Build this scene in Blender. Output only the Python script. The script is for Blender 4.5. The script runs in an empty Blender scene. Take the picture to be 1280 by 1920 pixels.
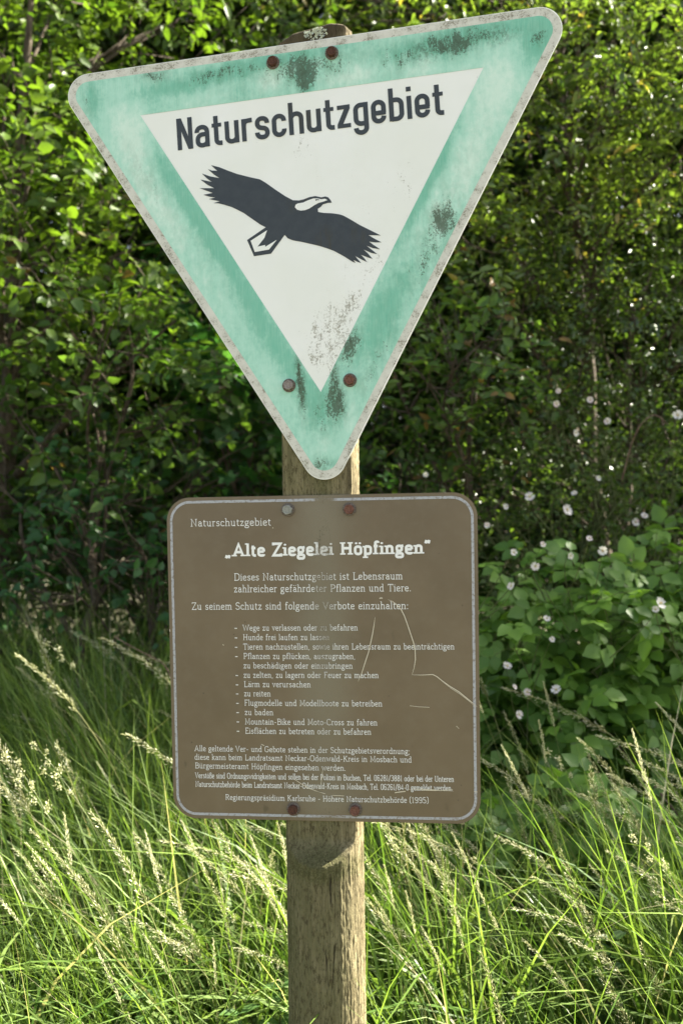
import bpy, bmesh, math, random
import numpy as np
from mathutils import Vector, Matrix, noise as mnoise

SC = bpy.context.scene
COL = SC.collection
random.seed(7)
RNG = np.random.default_rng(11)

# ------------------------------------------------------------------ camera, sky, sun, exposure
CAM = Vector((0.0, -1.5, 1.4))
PITCH = math.radians(-1.0)
FPX = 1700.0                                   # focal length in photograph pixels (1280 x 1920)
cam_data = bpy.data.cameras.new("camera")
cam = bpy.data.objects.new("camera", cam_data)
COL.objects.link(cam)
cam.location = CAM
cam.rotation_euler = (math.radians(90) + PITCH, 0, 0)
cam_data.sensor_fit = 'VERTICAL'
cam_data.sensor_height = 36.0
cam_data.lens = FPX / 1920.0 * 36.0
cam_data.clip_start = 0.05
cam_data.clip_end = 2000
cam_data.dof.use_dof = True
cam_data.dof.focus_distance = 1.52
cam_data.dof.aperture_fstop = 4.2
SC.camera = cam

SUN_AZ, SUN_EL = math.radians(66), math.radians(42)     # azimuth from +y (away from camera) towards +x
SUN_DIR = Vector((math.sin(SUN_AZ) * math.cos(SUN_EL), math.cos(SUN_AZ) * math.cos(SUN_EL), math.sin(SUN_EL)))
world = bpy.data.worlds.new("World")
SC.world = world
world.use_nodes = True
wn = world.node_tree
sky = wn.nodes.new("ShaderNodeTexSky")
sky.sky_type = 'NISHITA'
sky.sun_disc = False
sky.sun_elevation = SUN_EL
sky.sun_rotation = SUN_AZ
sky.air_density = 1.0
sky.dust_density = 3.0
sky.ozone_density = 0.8
haze_sat = wn.nodes.new("ShaderNodeHueSaturation")          # hazy early summer sky, paler than a clear one
haze_sat.inputs["Saturation"].default_value = 0.68
wn.links.new(sky.outputs[0], haze_sat.inputs["Color"])
wn.links.new(haze_sat.outputs[0], wn.nodes["Background"].inputs[0])
wn.nodes["Background"].inputs[1].default_value = 0.06
sun_data = bpy.data.lights.new("sun", 'SUN')
sun_data.energy = 5.0
sun_data.angle = math.radians(0.55)
sun_data.color = (1.0, 0.94, 0.82)
sun = bpy.data.objects.new("sun", sun_data)
COL.objects.link(sun)
sun.rotation_euler = SUN_DIR.to_track_quat('Z', 'Y').to_euler()

SC.view_settings.view_transform = 'Standard'
SC.view_settings.look = 'None'
SC.view_settings.gamma = 1.0
SC.view_settings.exposure = 2.70
SC.render.engine = 'CYCLES'
SC.cycles.use_denoising = True
SC.cycles.max_bounces = 7
SC.cycles.diffuse_bounces = 4
SC.cycles.glossy_bounces = 2
SC.cycles.transmission_bounces = 4
SC.cycles.transparent_max_bounces = 4
SC.cycles.caustics_reflective = False
SC.cycles.caustics_refractive = False


# ------------------------------------------------------------------ helpers
def at(px, py, depth):
    """World point seen at photograph pixel (px, py) at the given distance along the view axis."""
    c, s = math.cos(PITCH), math.sin(PITCH)
    a, b = (px - 640) / FPX, (960 - py) / FPX
    return np.array([CAM.x + depth * a, CAM.y + depth * (c - s * b), CAM.z + depth * (s + c * b)])


def props(o, label=None, cat=None, group=None, kind=None):
    for k, v in (("label", label), ("category", cat), ("group", group), ("kind", kind)):
        if v:
            o[k] = v
    return o


def empty(name, loc=(0, 0, 0)):
    o = bpy.data.objects.new(name, None)
    o.empty_display_size = 0.05
    o.location = loc
    COL.objects.link(o)
    return o


def link_mesh(name, me, mat, parent=None):
    o = bpy.data.objects.new(name, me)
    if mat:
        me.materials.append(mat)
    COL.objects.link(o)
    if parent:
        o.parent = parent
    return o


def mesh_arrays(name, V, faces_flat, sizes, tint=None, smooth=True):
    """V (n,3); faces_flat vertex indices; sizes loops per face; tint per vertex."""
    me = bpy.data.meshes.new(name)
    me.vertices.add(len(V))
    me.vertices.foreach_set("co", np.ascontiguousarray(V, dtype=np.float32).ravel())
    me.loops.add(len(faces_flat))
    me.loops.foreach_set("vertex_index", np.ascontiguousarray(faces_flat, dtype=np.int32))
    me.polygons.add(len(sizes))
    starts = np.concatenate([[0], np.cumsum(sizes)[:-1]]).astype(np.int32)
    me.polygons.foreach_set("loop_start", starts)
    if smooth:
        me.polygons.foreach_set("use_smooth", np.ones(len(sizes), dtype=bool))
    me.update(calc_edges=True)
    if tint is not None:
        a = me.attributes.new("tint", 'FLOAT', 'POINT')
        a.data.foreach_set("value", np.ascontiguousarray(tint, dtype=np.float32))
    return me


def replicate(T, F, n):
    """Repeat a face template F (list of index tuples) for n copies of a T-vertex template."""
    flat = np.array([i for f in F for i in f])
    sizes = np.array([len(f) for f in F])
    off = (np.arange(n) * T)[:, None]
    return (flat[None, :] + off).ravel(), np.tile(sizes, n)


def unit(v):
    return v / np.maximum(np.linalg.norm(v, axis=-1, keepdims=True), 1e-9)


class Geo:
    """Collects vertex arrays so that a part becomes ONE mesh."""
    def __init__(self):
        self.V, self.F, self.S, self.T, self.n = [], [], [], [], 0

    def add(self, V, flat, sizes, tint=0.5):
        V = np.asarray(V, dtype=float).reshape(-1, 3)
        self.V.append(V)
        self.F.append(np.asarray(flat) + self.n)
        self.S.append(np.asarray(sizes))
        self.T.append(np.broadcast_to(np.asarray(tint, dtype=float), (len(V),)))
        self.n += len(V)

    def tubes(self, P, R, sides=4, tint=0.5):
        """P (n, m, 3) centre lines, R (n, m) radii."""
        P = np.asarray(P, float)
        R = np.asarray(R, float)
        n, m, _ = P.shape
        d = unit(np.gradient(P, axis=1))
        ref = np.where(np.abs(d[..., 2:3]) > 0.9, np.array([1.0, 0, 0]), np.array([0, 0, 1.0]))
        a = unit(np.cross(d, ref))
        b = np.cross(d, a)
        th = np.arange(sides) * 2 * math.pi / sides
        V = P[:, :, None, :] + R[:, :, None, None] * (np.cos(th)[:, None] * a[:, :, None, :] + np.sin(th)[:, None] * b[:, :, None, :])
        F = []
        for i in range(m - 1):
            for k in range(sides):
                k2 = (k + 1) % sides
                F.append((i * sides + k, i * sides + k2, (i + 1) * sides + k2, (i + 1) * sides + k))
        flat, sizes = replicate(m * sides, F, n)
        t = np.broadcast_to(np.asarray(tint, float).reshape(-1, 1) if np.ndim(tint) else np.full((1, 1), tint), (n, m * sides)).ravel()
        self.add(V.reshape(-1, 3), flat, sizes, t)

    def build(self, name, mat, parent=None, smooth=True):
        me = mesh_arrays(name, np.concatenate(self.V), np.concatenate(self.F), np.concatenate(self.S), np.concatenate(self.T), smooth)
        return link_mesh(name, me, mat, parent)


# ------------------------------------------------------------------ node material builder
class NB:
    warp = 0.022

    def __init__(self, name):
        self.m = bpy.data.materials.new(name)
        self.m.use_nodes = True
        self.t = self.m.node_tree
        self.t.nodes.clear()
        self.out = self.t.nodes.new("ShaderNodeOutputMaterial")

    def node(self, kind, **kw):
        n = self.t.nodes.new(kind)
        for k, v in kw.items():
            setattr(n, k, v)
        return n

    def put(self, sock, v):
        if isinstance(v, bpy.types.NodeSocket):
            self.t.links.new(v, sock)
        elif v is not None:
            if sock.type == 'RGBA' and len(v) == 3:
                v = (*v, 1)
            sock.default_value = v

    def math(self, op, a, b=None, c=None, clamp=False):
        n = self.node("ShaderNodeMath", operation=op, use_clamp=clamp)
        for i, v in enumerate((a, b, c)):
            if v is not None:
                self.put(n.inputs[i], v)
        return n.outputs[0]

    def mix(self, f, a, b, blend='MIX'):
        n = self.node("ShaderNodeMix", data_type='RGBA', blend_type=blend)
        self.put(n.inputs[0], f)
        self.put(n.inputs[6], a)
        self.put(n.inputs[7], b)
        return n.outputs[2]

    def coords(self, which="Object", scale=(1, 1, 1), rot=(0, 0, 0), loc=(0, 0, 0)):
        t = self.node("ShaderNodeTexCoord")
        m = self.node("ShaderNodeMapping")
        self.t.links.new(t.outputs[which], m.inputs[0])
        m.inputs[1].default_value = loc
        m.inputs[2].default_value = rot
        m.inputs[3].default_value = scale
        return m.outputs[0]

    def noise(self, co, scale, detail=4, rough=0.55, dist=0.0):
        n = self.node("ShaderNodeTexNoise")
        self.put(n.inputs["Vector"], co)
        n.inputs["Scale"].default_value = scale
        n.inputs["Detail"].default_value = detail
        n.inputs["Roughness"].default_value = rough
        n.inputs["Distortion"].default_value = dist
        return n.outputs[0]

    def ramp(self, v, lo, hi, a=0.0, b=1.0, smooth=True):
        n = self.node("ShaderNodeMapRange", interpolation_type='SMOOTHSTEP' if smooth else 'LINEAR')
        for i, x in enumerate((v, lo, hi, a, b)):
            self.put(n.inputs[i], x)
        return n.outputs[0]

    def blob(self, x, y, rx, ry, rot=0.0, inner=0.0):
        """1 inside an ellipse in the object's own xy plane, falling smoothly to 0 at its rim (a stain or a patch of painted shade)."""
        if not hasattr(self, "warped"):
            t = self.node("ShaderNodeTexCoord")
            nz = self.node("ShaderNodeTexNoise")
            mp = self.node("ShaderNodeMapping")
            self.t.links.new(t.outputs["Object"], mp.inputs[0])
            mp.inputs[3].default_value = (1, 0.55, 1)
            self.t.links.new(mp.outputs[0], nz.inputs["Vector"])
            nz.inputs["Scale"].default_value = 34
            nz.inputs["Detail"].default_value = 6
            nz.inputs["Roughness"].default_value = 0.68
            ma = self.node("ShaderNodeVectorMath", operation='MULTIPLY_ADD')
            self.t.links.new(nz.outputs["Color"], ma.inputs[0])
            ma.inputs[1].default_value = (self.warp, self.warp * 1.6, 0)
            ma.inputs[2].default_value = (-self.warp / 2, -self.warp * 0.8, 0)
            ad = self.node("ShaderNodeVectorMath", operation='ADD')
            self.t.links.new(t.outputs["Object"], ad.inputs[0])
            self.t.links.new(ma.outputs[0], ad.inputs[1])
            self.warped = ad.outputs[0]
        v = self.node("ShaderNodeVectorMath", operation='SUBTRACT')
        self.t.links.new(self.warped, v.inputs[0])
        v.inputs[1].default_value = (x, y, 0)
        m = self.node("ShaderNodeMapping", vector_type='TEXTURE')
        self.t.links.new(v.outputs[0], m.inputs[0])
        m.inputs[2].default_value = (0, 0, rot)
        m.inputs[3].default_value = (rx, ry, 1e3)
        l = self.node("ShaderNodeVectorMath", operation='LENGTH')
        self.t.links.new(m.outputs[0], l.inputs[0])
        return self.ramp(l.outputs["Value"], 1.0, inner, 0.0, 1.0)

    def sum(self, items, clamp=True):
        """items: list of (weight, socket)."""
        acc = None
        for w, s in items:
            acc = self.math('MULTIPLY', s, w) if acc is None else self.math('MULTIPLY_ADD', s, w, acc)
        if clamp:
            acc = self.math('ADD', acc, 0.0, clamp=True)
        return acc

    def bump(self, h, strength=0.3, dist=0.002):
        n = self.node("ShaderNodeBump")
        n.inputs["Strength"].default_value = strength
        n.inputs["Distance"].default_value = dist
        self.put(n.inputs["Height"], h)
        return n.outputs[0]

    def principled(self, col, rough=0.5, metal=0.0, spec=0.5, normal=None):
        n = self.node("ShaderNodeBsdfPrincipled")
        self.put(n.inputs["Base Color"], col)
        self.put(n.inputs["Roughness"], rough)
        self.put(n.inputs["Metallic"], metal)
        self.put(n.inputs["Specular IOR Level"], spec)
        if normal is not None:
            self.put(n.inputs["Normal"], normal)
        self.t.links.new(n.outputs[0], self.out.inputs[0])
        return self.m


def leaf_material(name, dark, light, third=None, trans=0.48, gloss=0.022, rough=0.42, warm=(1.1, 1.2, 0.5)):
    """Thin leaf: diffuse both sides, light passing through, a weak sheen."""
    b = NB(name)
    a = b.node("ShaderNodeAttribute", attribute_name="tint")
    f = a.outputs["Fac"]
    c = b.mix(b.ramp(f, 0.0, 0.85), dark, light)
    if third:
        c = b.mix(b.ramp(f, 0.93, 0.98), c, third)
    d = b.node("ShaderNodeBsdfDiffuse")
    b.put(d.inputs[0], c)
    tr = b.node("ShaderNodeBsdfTranslucent")
    b.put(tr.inputs[0], b.mix(1.0, c, (*warm, 1), 'MULTIPLY'))
    m1 = b.node("ShaderNodeMixShader")
    m1.inputs[0].default_value = trans
    b.t.links.new(d.outputs[0], m1.inputs[1])
    b.t.links.new(tr.outputs[0], m1.inputs[2])
    g = b.node("ShaderNodeBsdfGlossy")
    g.inputs["Roughness"].default_value = rough
    m2 = b.node("ShaderNodeMixShader")
    m2.inputs[0].default_value = gloss
    b.t.links.new(m1.outputs[0], m2.inputs[1])
    b.t.links.new(g.outputs[0], m2.inputs[2])
    b.t.links.new(m2.outputs[0], b.out.inputs[0])
    return b.m


# ------------------------------------------------------------------ sign frame: the plane both signs are bolted to
U = Vector((0.98630, -0.16304, 0.02526))
Vv = Vector((-0.02065, 0.02992, 0.99934))
Nn = U.cross(Vv).normalized()
U = Vv.cross(Nn).normalized()
ORI = Vector((-0.035274, -0.004434, 1.132880))
FRAME = Matrix((U, Vv, Nn)).transposed().to_4x4()
FRAME.translation = ORI
CTH, STH = math.cos(PITCH), math.sin(PITCH)


def loc(px, py, z=0.0):
    """Own (x, y) coordinates on the sign plane (metres) of a feature measured on the photograph."""
    d = Vector(((px - 640) / FPX, CTH - STH * (960 - py) / FPX, STH + CTH * (960 - py) / FPX))
    q = ORI + Nn * z
    s = (q - CAM).dot(Nn) / d.dot(Nn)
    p = CAM + d * s - ORI
    return (p.dot(U), p.dot(Vv))


def round_poly(pts, r, seg=10):
    """Closed polygon with rounded corners."""
    out = []
    n = len(pts)
    for i in range(n):
        p0, p1, p2 = (Vector(pts[(i + k) % n]) for k in (-1, 0, 1))
        a, b = (p0 - p1).normalized(), (p2 - p1).normalized()
        ang = a.angle(b)
        if r <= 0 or ang > 3.1:
            out.append(tuple(p1))
            continue
        t = min(r / math.tan(ang / 2), 0.49 * (p0 - p1).length, 0.49 * (p2 - p1).length)
        rr = t * math.tan(ang / 2)
        c = p1 + (a + b).normalized() * (rr / math.sin(ang / 2))
        s, e = p1 + a * t - c, p1 + b * t - c
        a0 = math.atan2(s.y, s.x)
        da = math.atan2(e.y, e.x) - a0
        while da > math.pi:
            da -= 2 * math.pi
        while da < -math.pi:
            da += 2 * math.pi
        for k in range(seg + 1):
            out.append((c.x + rr * math.cos(a0 + da * k / seg), c.y + rr * math.sin(a0 + da * k / seg)))
    return out


def inset(pts, d):
    """Move each edge of a convex polygon inwards by d."""
    n = len(pts)
    P = [Vector(p) for p in pts]
    area = sum(P[i].x * P[(i + 1) % n].y - P[(i + 1) % n].x * P[i].y for i in range(n))
    sg = 1 if area > 0 else -1
    lines = []
    for i in range(n):
        e = (P[(i + 1) % n] - P[i]).normalized()
        nrm = Vector((-e.y, e.x)) * sg
        lines.append((P[i] + nrm * d, e))
    out = []
    for i in range(n):
        (p, e), (q, f) = lines[i - 1], lines[i]
        den = e.x * f.y - e.y * f.x
        t = ((q.x - p.x) * f.y - (q.y - p.y) * f.x) / den
        out.append(tuple(p + e * t))
    return out


def plate(name, pts, thick, mat, parent, z=0.0, bevel=0.0006):
    """Sheet-metal plate with its front at z and softened edges."""
    bm = bmesh.new()
    vs = [bm.verts.new((x, y, z)) for x, y in pts]
    f = bm.faces.new(vs)
    if f.normal.z < 0:
        f.normal_flip()
    bm.normal_update()
    if f.normal.z < 0:
        f.normal_flip()
    r = bmesh.ops.extrude_face_region(bm, geom=[f])
    for v in r['geom']:
        if isinstance(v, bmesh.types.BMVert):
            v.co.z -= thick
    bmesh.ops.recalc_face_normals(bm, faces=bm.faces)
    if bevel:
        ed = [e for e in bm.edges if abs(e.verts[0].co.z - e.verts[1].co.z) < 1e-7]
        bmesh.ops.bevel(bm, geom=ed, offset=bevel, segments=2, affect='EDGES')
    me = bpy.data.meshes.new(name)
    bm.to_mesh(me)
    bm.free()
    return link_mesh(name, me, mat, parent)


def flat_ring(name, outer, inner, mat, parent, z):
    """Printed band between two outlines with the same number of points, or around a smaller hole."""
    from mathutils.geometry import delaunay_2d_cdt
    pts = [Vector(p) for p in outer] + [Vector(p) for p in inner]
    n = len(outer)
    edges = [(i, (i + 1) % n) for i in range(n)] + [(n + i, n + (i + 1) % len(inner)) for i in range(len(inner))]
    v, e, f, *_ = delaunay_2d_cdt(pts, edges, [], 0, 1e-7)

    def inside(p, poly):
        c = False
        for i in range(len(poly)):
            (x1, y1), (x2, y2) = poly[i], poly[i - 1]
            if (y1 > p[1]) != (y2 > p[1]) and p[0] < (x2 - x1) * (p[1] - y1) / (y2 - y1) + x1:
                c = not c
        return c
    faces = []
    for t in f:
        c = sum((v[i] for i in t), Vector((0, 0))) / len(t)
        if inside(c, outer) and not inside(c, inner):
            faces.append(t)
    me = bpy.data.meshes.new(name)
    me.from_pydata([(p.x, p.y, z) for p in v], [], [tuple(t) for t in faces])
    me.update()
    return link_mesh(name, me, mat, parent)


class Ink:
    """Printed strokes and filled shapes on a sign; every stroke lies a few hundredths of a millimetre above the last one."""
    def __init__(self, z):
        self.V, self.F, self.z0, self.k = [], [], z, 0

    def z(self):
        self.k += 1
        return self.z0 + (self.k % 14) * 1.5e-5

    def poly(self, pts):
        z, n = self.z(), len(self.V)
        a = sum(pts[i - 1][0] * pts[i][1] - pts[i][0] * pts[i - 1][1] for i in range(len(pts)))
        if a < 0:
            pts = pts[::-1]
        self.V += [(x, y, z) for x, y in pts]
        self.F.append(tuple(range(n, n + len(pts))))

    def stroke(self, pts, w, closed=False, taper=False):
        P = [Vector(p) for p in pts]
        Q = [P[0]]
        for p in P[1:]:
            if (p - Q[-1]).length > 1e-7:
                Q.append(p)
        P = Q
        m = len(P)
        if m < 2:
            return
        z, n = self.z(), len(self.V)
        for i in range(m):
            a = P[i] - P[i - 1] if (i > 0 or closed) else P[1] - P[0]
            b = P[(i + 1) % m] - P[i] if (i < m - 1 or closed) else P[-1] - P[-2]
            a, b = a.normalized(), b.normalized()
            t = a + b
            t = t.normalized() if t.length > 1e-6 else b
            nr = Vector((-t.y, t.x))
            k = min(1.9, 1 / max(0.2, nr.dot(Vector((-b.y, b.x)))))
            hw = w / 2 * k
            if taper:
                hw *= min(1.0, 0.25 + 4 * min(i, m - 1 - i) / m)
            self.V.append((P[i].x - nr.x * hw, P[i].y - nr.y * hw, z))
            self.V.append((P[i].x + nr.x * hw, P[i].y + nr.y * hw, z))
        for i in range(m if closed else m - 1):
            j = (i + 1) % m
            self.F.append((n + 2 * i, n + 2 * j, n + 2 * j + 1, n + 2 * i + 1))

    def build(self, name, mat, parent):
        me = bpy.data.meshes.new(name)
        me.from_pydata(self.V, [], self.F)
        me.update()
        return link_mesh(name, me, mat, parent)


def round_path(pts, r, closed=False, seg=6):
    """Polyline with its corners rounded."""
    if r <= 0:
        return list(pts)
    if closed:
        return round_poly(pts, r, seg)
    out = [tuple(pts[0])]
    for i in range(1, len(pts) - 1):
        p0, p1, p2 = Vector(pts[i - 1]), Vector(pts[i]), Vector(pts[i + 1])
        l0, l2 = (p0 - p1).length, (p2 - p1).length
        a, b = (p0 - p1) / max(l0, 1e-9), (p2 - p1) / max(l2, 1e-9)
        ang = a.angle(b)
        if ang > 3.1:
            out.append(tuple(p1))
            continue
        lim0 = l0 if i == 1 else l0 * 0.5
        lim2 = l2 if i == len(pts) - 2 else l2 * 0.5
        t = min(r / math.tan(ang / 2), lim0, lim2)
        rr = t * math.tan(ang / 2)
        c = p1 + (a + b).normalized() * (rr / math.sin(ang / 2))
        s, e = p1 + a * t - c, p1 + b * t - c
        a0 = math.atan2(s.y, s.x)
        da = math.atan2(e.y, e.x) - a0
        if da > math.pi:
            da -= 2 * math.pi
        if da < -math.pi:
            da += 2 * math.pi
        for k in range(seg + 1):
            out.append((c.x + rr * math.cos(a0 + da * k / seg), c.y + rr * math.sin(a0 + da * k / seg)))
    out.append(tuple(pts[-1]))
    return out


# glyphs: "advance|stroke|stroke ..." in hundredths of the cap height.
# Rr pts = open path with corner radius r, Cr pts = closed path, S = serif, H = half serif to the left, D = dot, P = filled polygon
DIN = {
    'N': "49|P 0,0 14,0 14,100 0,100|P 35,0 49,0 49,100 35,100|P 0,100 15,100 49,0 34,0",
    'a': "44|R15 5,47 5,63 37,63 37,0|R15 37,40 7,40 7,6 33,6 37,16",
    't': "31|R11 13,92 13,6 31,6|P 0,57 30,57 30,69 0,69",
    'u': "44|R15 7,70 7,6 34,6 37,18|R0 37,70 37,0",
    'r': "33|R0 7,0 7,70|R13 7,46 9,63 33,64",
    's': "43|R14 37,48 37,64 7,64 7,38 37,31 37,6 6,6 6,22",
    'c': "43|R15 37,47 37,64 7,64 7,6 37,6 37,23",
    'h': "45|R0 7,0 7,100|R15 7,50 10,64 38,64 38,0",
    'z': "40|P 1,57 39,57 39,70 1,70|P 22,58 39,58 17,12 0,12|P 0,0 40,0 40,12.5 0,12.5",
    'g': "44|R15 37,63 7,63 7,6 37,6|R14 37,70 37,-21 7,-21 6,-6",
    'e': "44|R0 7,31 43,31|R15 37,30 37,64 7,64 7,6 37,6 37,21",
    'b': "44|R0 7,0 7,100|R15 7,64 37,64 37,6 7,6",
    'i': "14|R0 7,0 7,70|P 0,84 14,84 14,98 0,98",
}
SER = {
    'a': "45|R14 7,50 7,63 34,63 34,4 45,4|R13 34,38 6,38 6,4 31,4 34,12",
    'b': "48|R0 10,103 10,3|R16 10,63 42,63 42,4 10,4|H 10,102",
    'c': "41|R16 36,48 36,63 6,63 6,4 38,4 38,14",
    'd': "50|R0 38,103 38,4 48,4|R16 38,63 6,63 6,4 38,4|H 38,102",
    'e': "44|R0 6,34 38,36|R16 38,35 38,63 6,63 6,4 39,4 39,14",
    'f': "31|R12 13,3 13,99 31,99 31,90|R0 2,65 27,65|S 13,3",
    'g': "46|C15 7,64 35,64 35,24 7,24|R8 13,25 8,13 16,5|C11 13,5 40,5 40,-25 4,-25 4,-4|R0 32,61 45,66",
    'h': "51|R0 10,103 10,3|R15 10,50 12,63 40,63 40,3|S 10,3|S 40,3|H 10,102",
    'i': "21|R0 10,66 10,3|S 10,3|H 10,65|D 10,88",
    'k': "49|R0 10,103 10,3|R0 12,30 37,64|R0 20,38 42,3|S 10,3|S 42,3|S 37,65|H 10,102",
    'l': "21|R0 10,103 10,3|S 10,3|H 10,102",
    'm': "76|R0 10,66 10,3|R13 10,50 12,63 37,63 37,3|R13 37,50 39,63 65,63 65,3|S 10,3|S 37,3|S 65,3|H 10,65",
    'n': "51|R0 10,66 10,3|R15 10,50 12,63 40,63 40,3|S 10,3|S 40,3|H 10,65",
    'o': "46|C18 6,63 40,63 40,4 6,4",
    'p': "48|R0 10,66 10,-27|R16 10,63 42,63 42,4 10,4|S 10,-26|H 10,65",
    'r': "34|R0 10,66 10,3|R12 10,46 12,63 32,63 32,56|S 10,3|H 10,65",
    's': "39|R14 33,52 33,63 7,63 7,37 33,31 33,4 5,4 5,16",
    't': "31|R12 12,85 12,4 30,4|R0 2,65 28,65",
    'u': "51|R15 10,66 10,4 36,4 38,16|R0 38,66 38,3 48,3|H 10,65|H 38,65",
    'v': "45|R0 6,65 22,3 38,65|S 6,65|S 38,65",
    'w': "67|R0 6,65 19,3 33,60 47,3 60,65|S 6,65|S 60,65",
    'z': "41|R0 6,52 6,63 34,63 6,4 36,4 36,15",
    'ß': "48|R14 10,3 10,99 36,99 36,61 22,56|R14 22,56 42,52 42,4 22,4|S 10,3",
    'A': "73|R0 9,3 36,98 63,3|R0 19,34 53,34|S 9,3|S 63,3",
    'B': "62|R0 13,97 13,3|R20 4,97 52,97 52,54 13,54|R20 13,54 57,54 57,3 4,3",
    'C': "64|R26 56,75 56,97 7,97 7,3 58,3 58,22",
    'D': "69|R0 14,97 14,3|R30 4,97 62,97 62,3 4,3",
    'E': "55|R0 13,97 13,3|R0 4,97 48,97 48,84|R0 13,53 40,53|R0 4,3 50,3 50,17",
    'F': "51|R0 13,97 13,3|R0 4,97 47,97 47,84|R0 13,52 40,52|S 13,3",
    'G': "69|R26 57,77 57,97 7,97 7,3 58,3 58,42|R0 44,42 67,42",
    'H': "71|R0 13,97 13,3|R0 57,97 57,3|R0 13,52 57,52|S 13,3|S 57,3|S 13,97|S 57,97",
    'K': "66|R0 13,97 13,3|R0 14,44 52,97|R0 26,58 56,3|S 13,3|S 13,97|S 52,97|S 56,3",
    'L': "54|R0 13,97 13,3|R0 4,3 50,3 50,19|S 13,97",
    'M': "83|R0 12,3 15,97 41,18 67,97 70,3|S 12,3|S 70,3|H 15,97|S 69,97",
    'N': "73|R0 13,3 13,97 59,3 59,97|S 13,3|H 13,97|S 59,97",
    'O': "70|C30 7,97 63,97 63,3 7,3",
    'P': "58|R0 13,97 13,3|R22 4,97 53,97 53,46 13,46|S 13,3",
    'R': "65|R0 13,97 13,3|R22 4,97 54,97 54,50 13,50|R0 32,50 54,4 63,4|S 13,3",
    'S': "52|R20 45,80 45,97 8,97 8,57 46,47 46,3 6,3 6,22",
    'T': "60|R0 30,97 30,3|R0 5,83 5,97 55,97 55,83|S 30,3",
    'U': "68|R26 12,97 12,3 56,3 56,97|S 12,97|S 56,97",
    'V': "66|R0 7,97 33,3 59,97|S 7,97|S 59,97",
    'W': "94|R0 6,97 26,3 47,88 68,3 88,97|S 6,97|S 88,97",
    'Z': "58|R0 6,84 6,97 50,97 6,3 52,3 52,18",
    '0': "54|C22 8,97 46,97 46,3 8,3",
    '1': "36|R0 6,82 18,97 18,3|S 18,3",
    '2': "52|R18 8,76 8,97 44,97 44,62 9,6|R0 6,4 47,4",
    '3': "54|R18 8,82 8,97 44,97 44,54 22,54|R18 22,54 47,54 47,3 7,3 7,18",
    '4': "54|R0 36,3 36,97 6,28 48,28",
    '5': "52|R0 42,97 12,97 10,58|R20 10,57 45,60 45,3 7,3 7,16",
    '6': "54|R20 43,84 40,97 8,97 8,30|C20 8,56 46,56 46,3 8,3",
    '8': "54|C18 10,97 43,97 43,54 10,54|C20 7,54 46,54 46,3 7,3",
    '9': "54|C20 8,97 46,97 46,46 8,46|R22 46,72 46,3 12,3 10,12",
    '.': "19|D 8,6", ',': "19|R0 10,8 5,-13", ':': "20|D 9,6|D 9,56", ';': "20|R0 10,8 5,-13|D 9,56",
    '-': "34|R0 4,36 29,36", '/': "38|R0 4,-10 34,105", '(': "28|R20 24,108 6,88 6,8 24,-12", ')': "28|R20 4,108 22,88 22,8 4,-12",
    '„': "38|R0 11,10 5,-15|R0 27,10 21,-15", '”': "38|R0 11,106 5,80|R0 27,106 21,80", ' ': "28",
}
for ch, base in (('ä', 'a'), ('ö', 'o'), ('ü', 'u')):
    SER[ch] = SER[base] + "|D 12,90|D 34,90"


def text(ink, font, s, p0, p1, cap, weight, gap, serif=11.5, sthick=5.5):
    """Set a line so that it starts at p0 and ends at p1 (own coordinates on the sign), cap = capital height in metres."""
    adv = []
    for ch in s:
        adv.append(float(font[ch].split('|')[0]))
    total = sum(adv) + gap * (len(s) - 1)
    d = Vector(p1) - Vector(p0)
    ex = d / total                            # one hundredth of advance along the line
    up = Vector((-d.y, d.x)).normalized() * cap / 100
    x = 0.0
    w = weight * cap / 100
    for ch, a in zip(s, adv):
        for st in font[ch].split('|')[1:]:
            kind, *raw = st.split()
            pts = [tuple(float(q) for q in r.split(',')) for r in raw]

            def tr(p):
                v = Vector(p0) + ex * (x + p[0]) + up * p[1]
                return (v.x, v.y)
            k = kind[0]
            if k in 'RC':
                r = float(kind[1:] or 0)
                path = round_path(pts, r, k == 'C')
                ink.stroke([tr(p) for p in path], w, closed=(k == 'C'))
            elif k == 'P':
                ink.poly([tr(p) for p in pts])
            elif k == 'D':
                r = weight * 0.72 if ch in ".:;" else min(weight * 0.56, 8.2)
                cx, cy = pts[0]
                ink.poly([tr((cx + r * math.cos(t * 0.7854), cy + r * math.sin(t * 0.7854))) for t in range(8)])
            else:
                cx, cy = pts[0]
                lo = cx - serif
                hi = cx + serif if k == 'S' else cx
                top = cy > 30
                y0 = cy + (3 - sthick if top else -3)
                ink.poly([tr((lo, y0)), tr((hi, y0)), tr((hi, y0 + sthick)), tr((lo, y0 + sthick))])
        x += a + gap


# ------------------------------------------------------------------ sign materials
def speckle(b, mask, scale=240.0, lo=0.60, hi=0.72, k=0.25):
    fine = b.noise(b.coords(scale=(1, 0.7, 1)), scale * 1.35, 5, 0.8)
    run = b.noise(b.coords(scale=(1, 0.38, 1)), scale * 0.32, 5, 0.68)
    v = b.math('MULTIPLY_ADD', run, 0.42, b.math('MULTIPLY', fine, 0.58))
    thr = b.math('SUBTRACT', hi, b.math('MULTIPLY', mask, k))
    return b.ramp(v, b.math('SUBTRACT', thr, 0.03), b.math('ADD', thr, 0.03))


def L(px, py):
    return loc(px, py)


def px2m(n):
    return n * 0.000885


def stain(b, px, py, rx, ry, rot=0.0, inner=0.0):
    x, y = loc(px, py)
    return b.blob(x, y, px2m(rx), px2m(ry), rot, inner)


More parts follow.
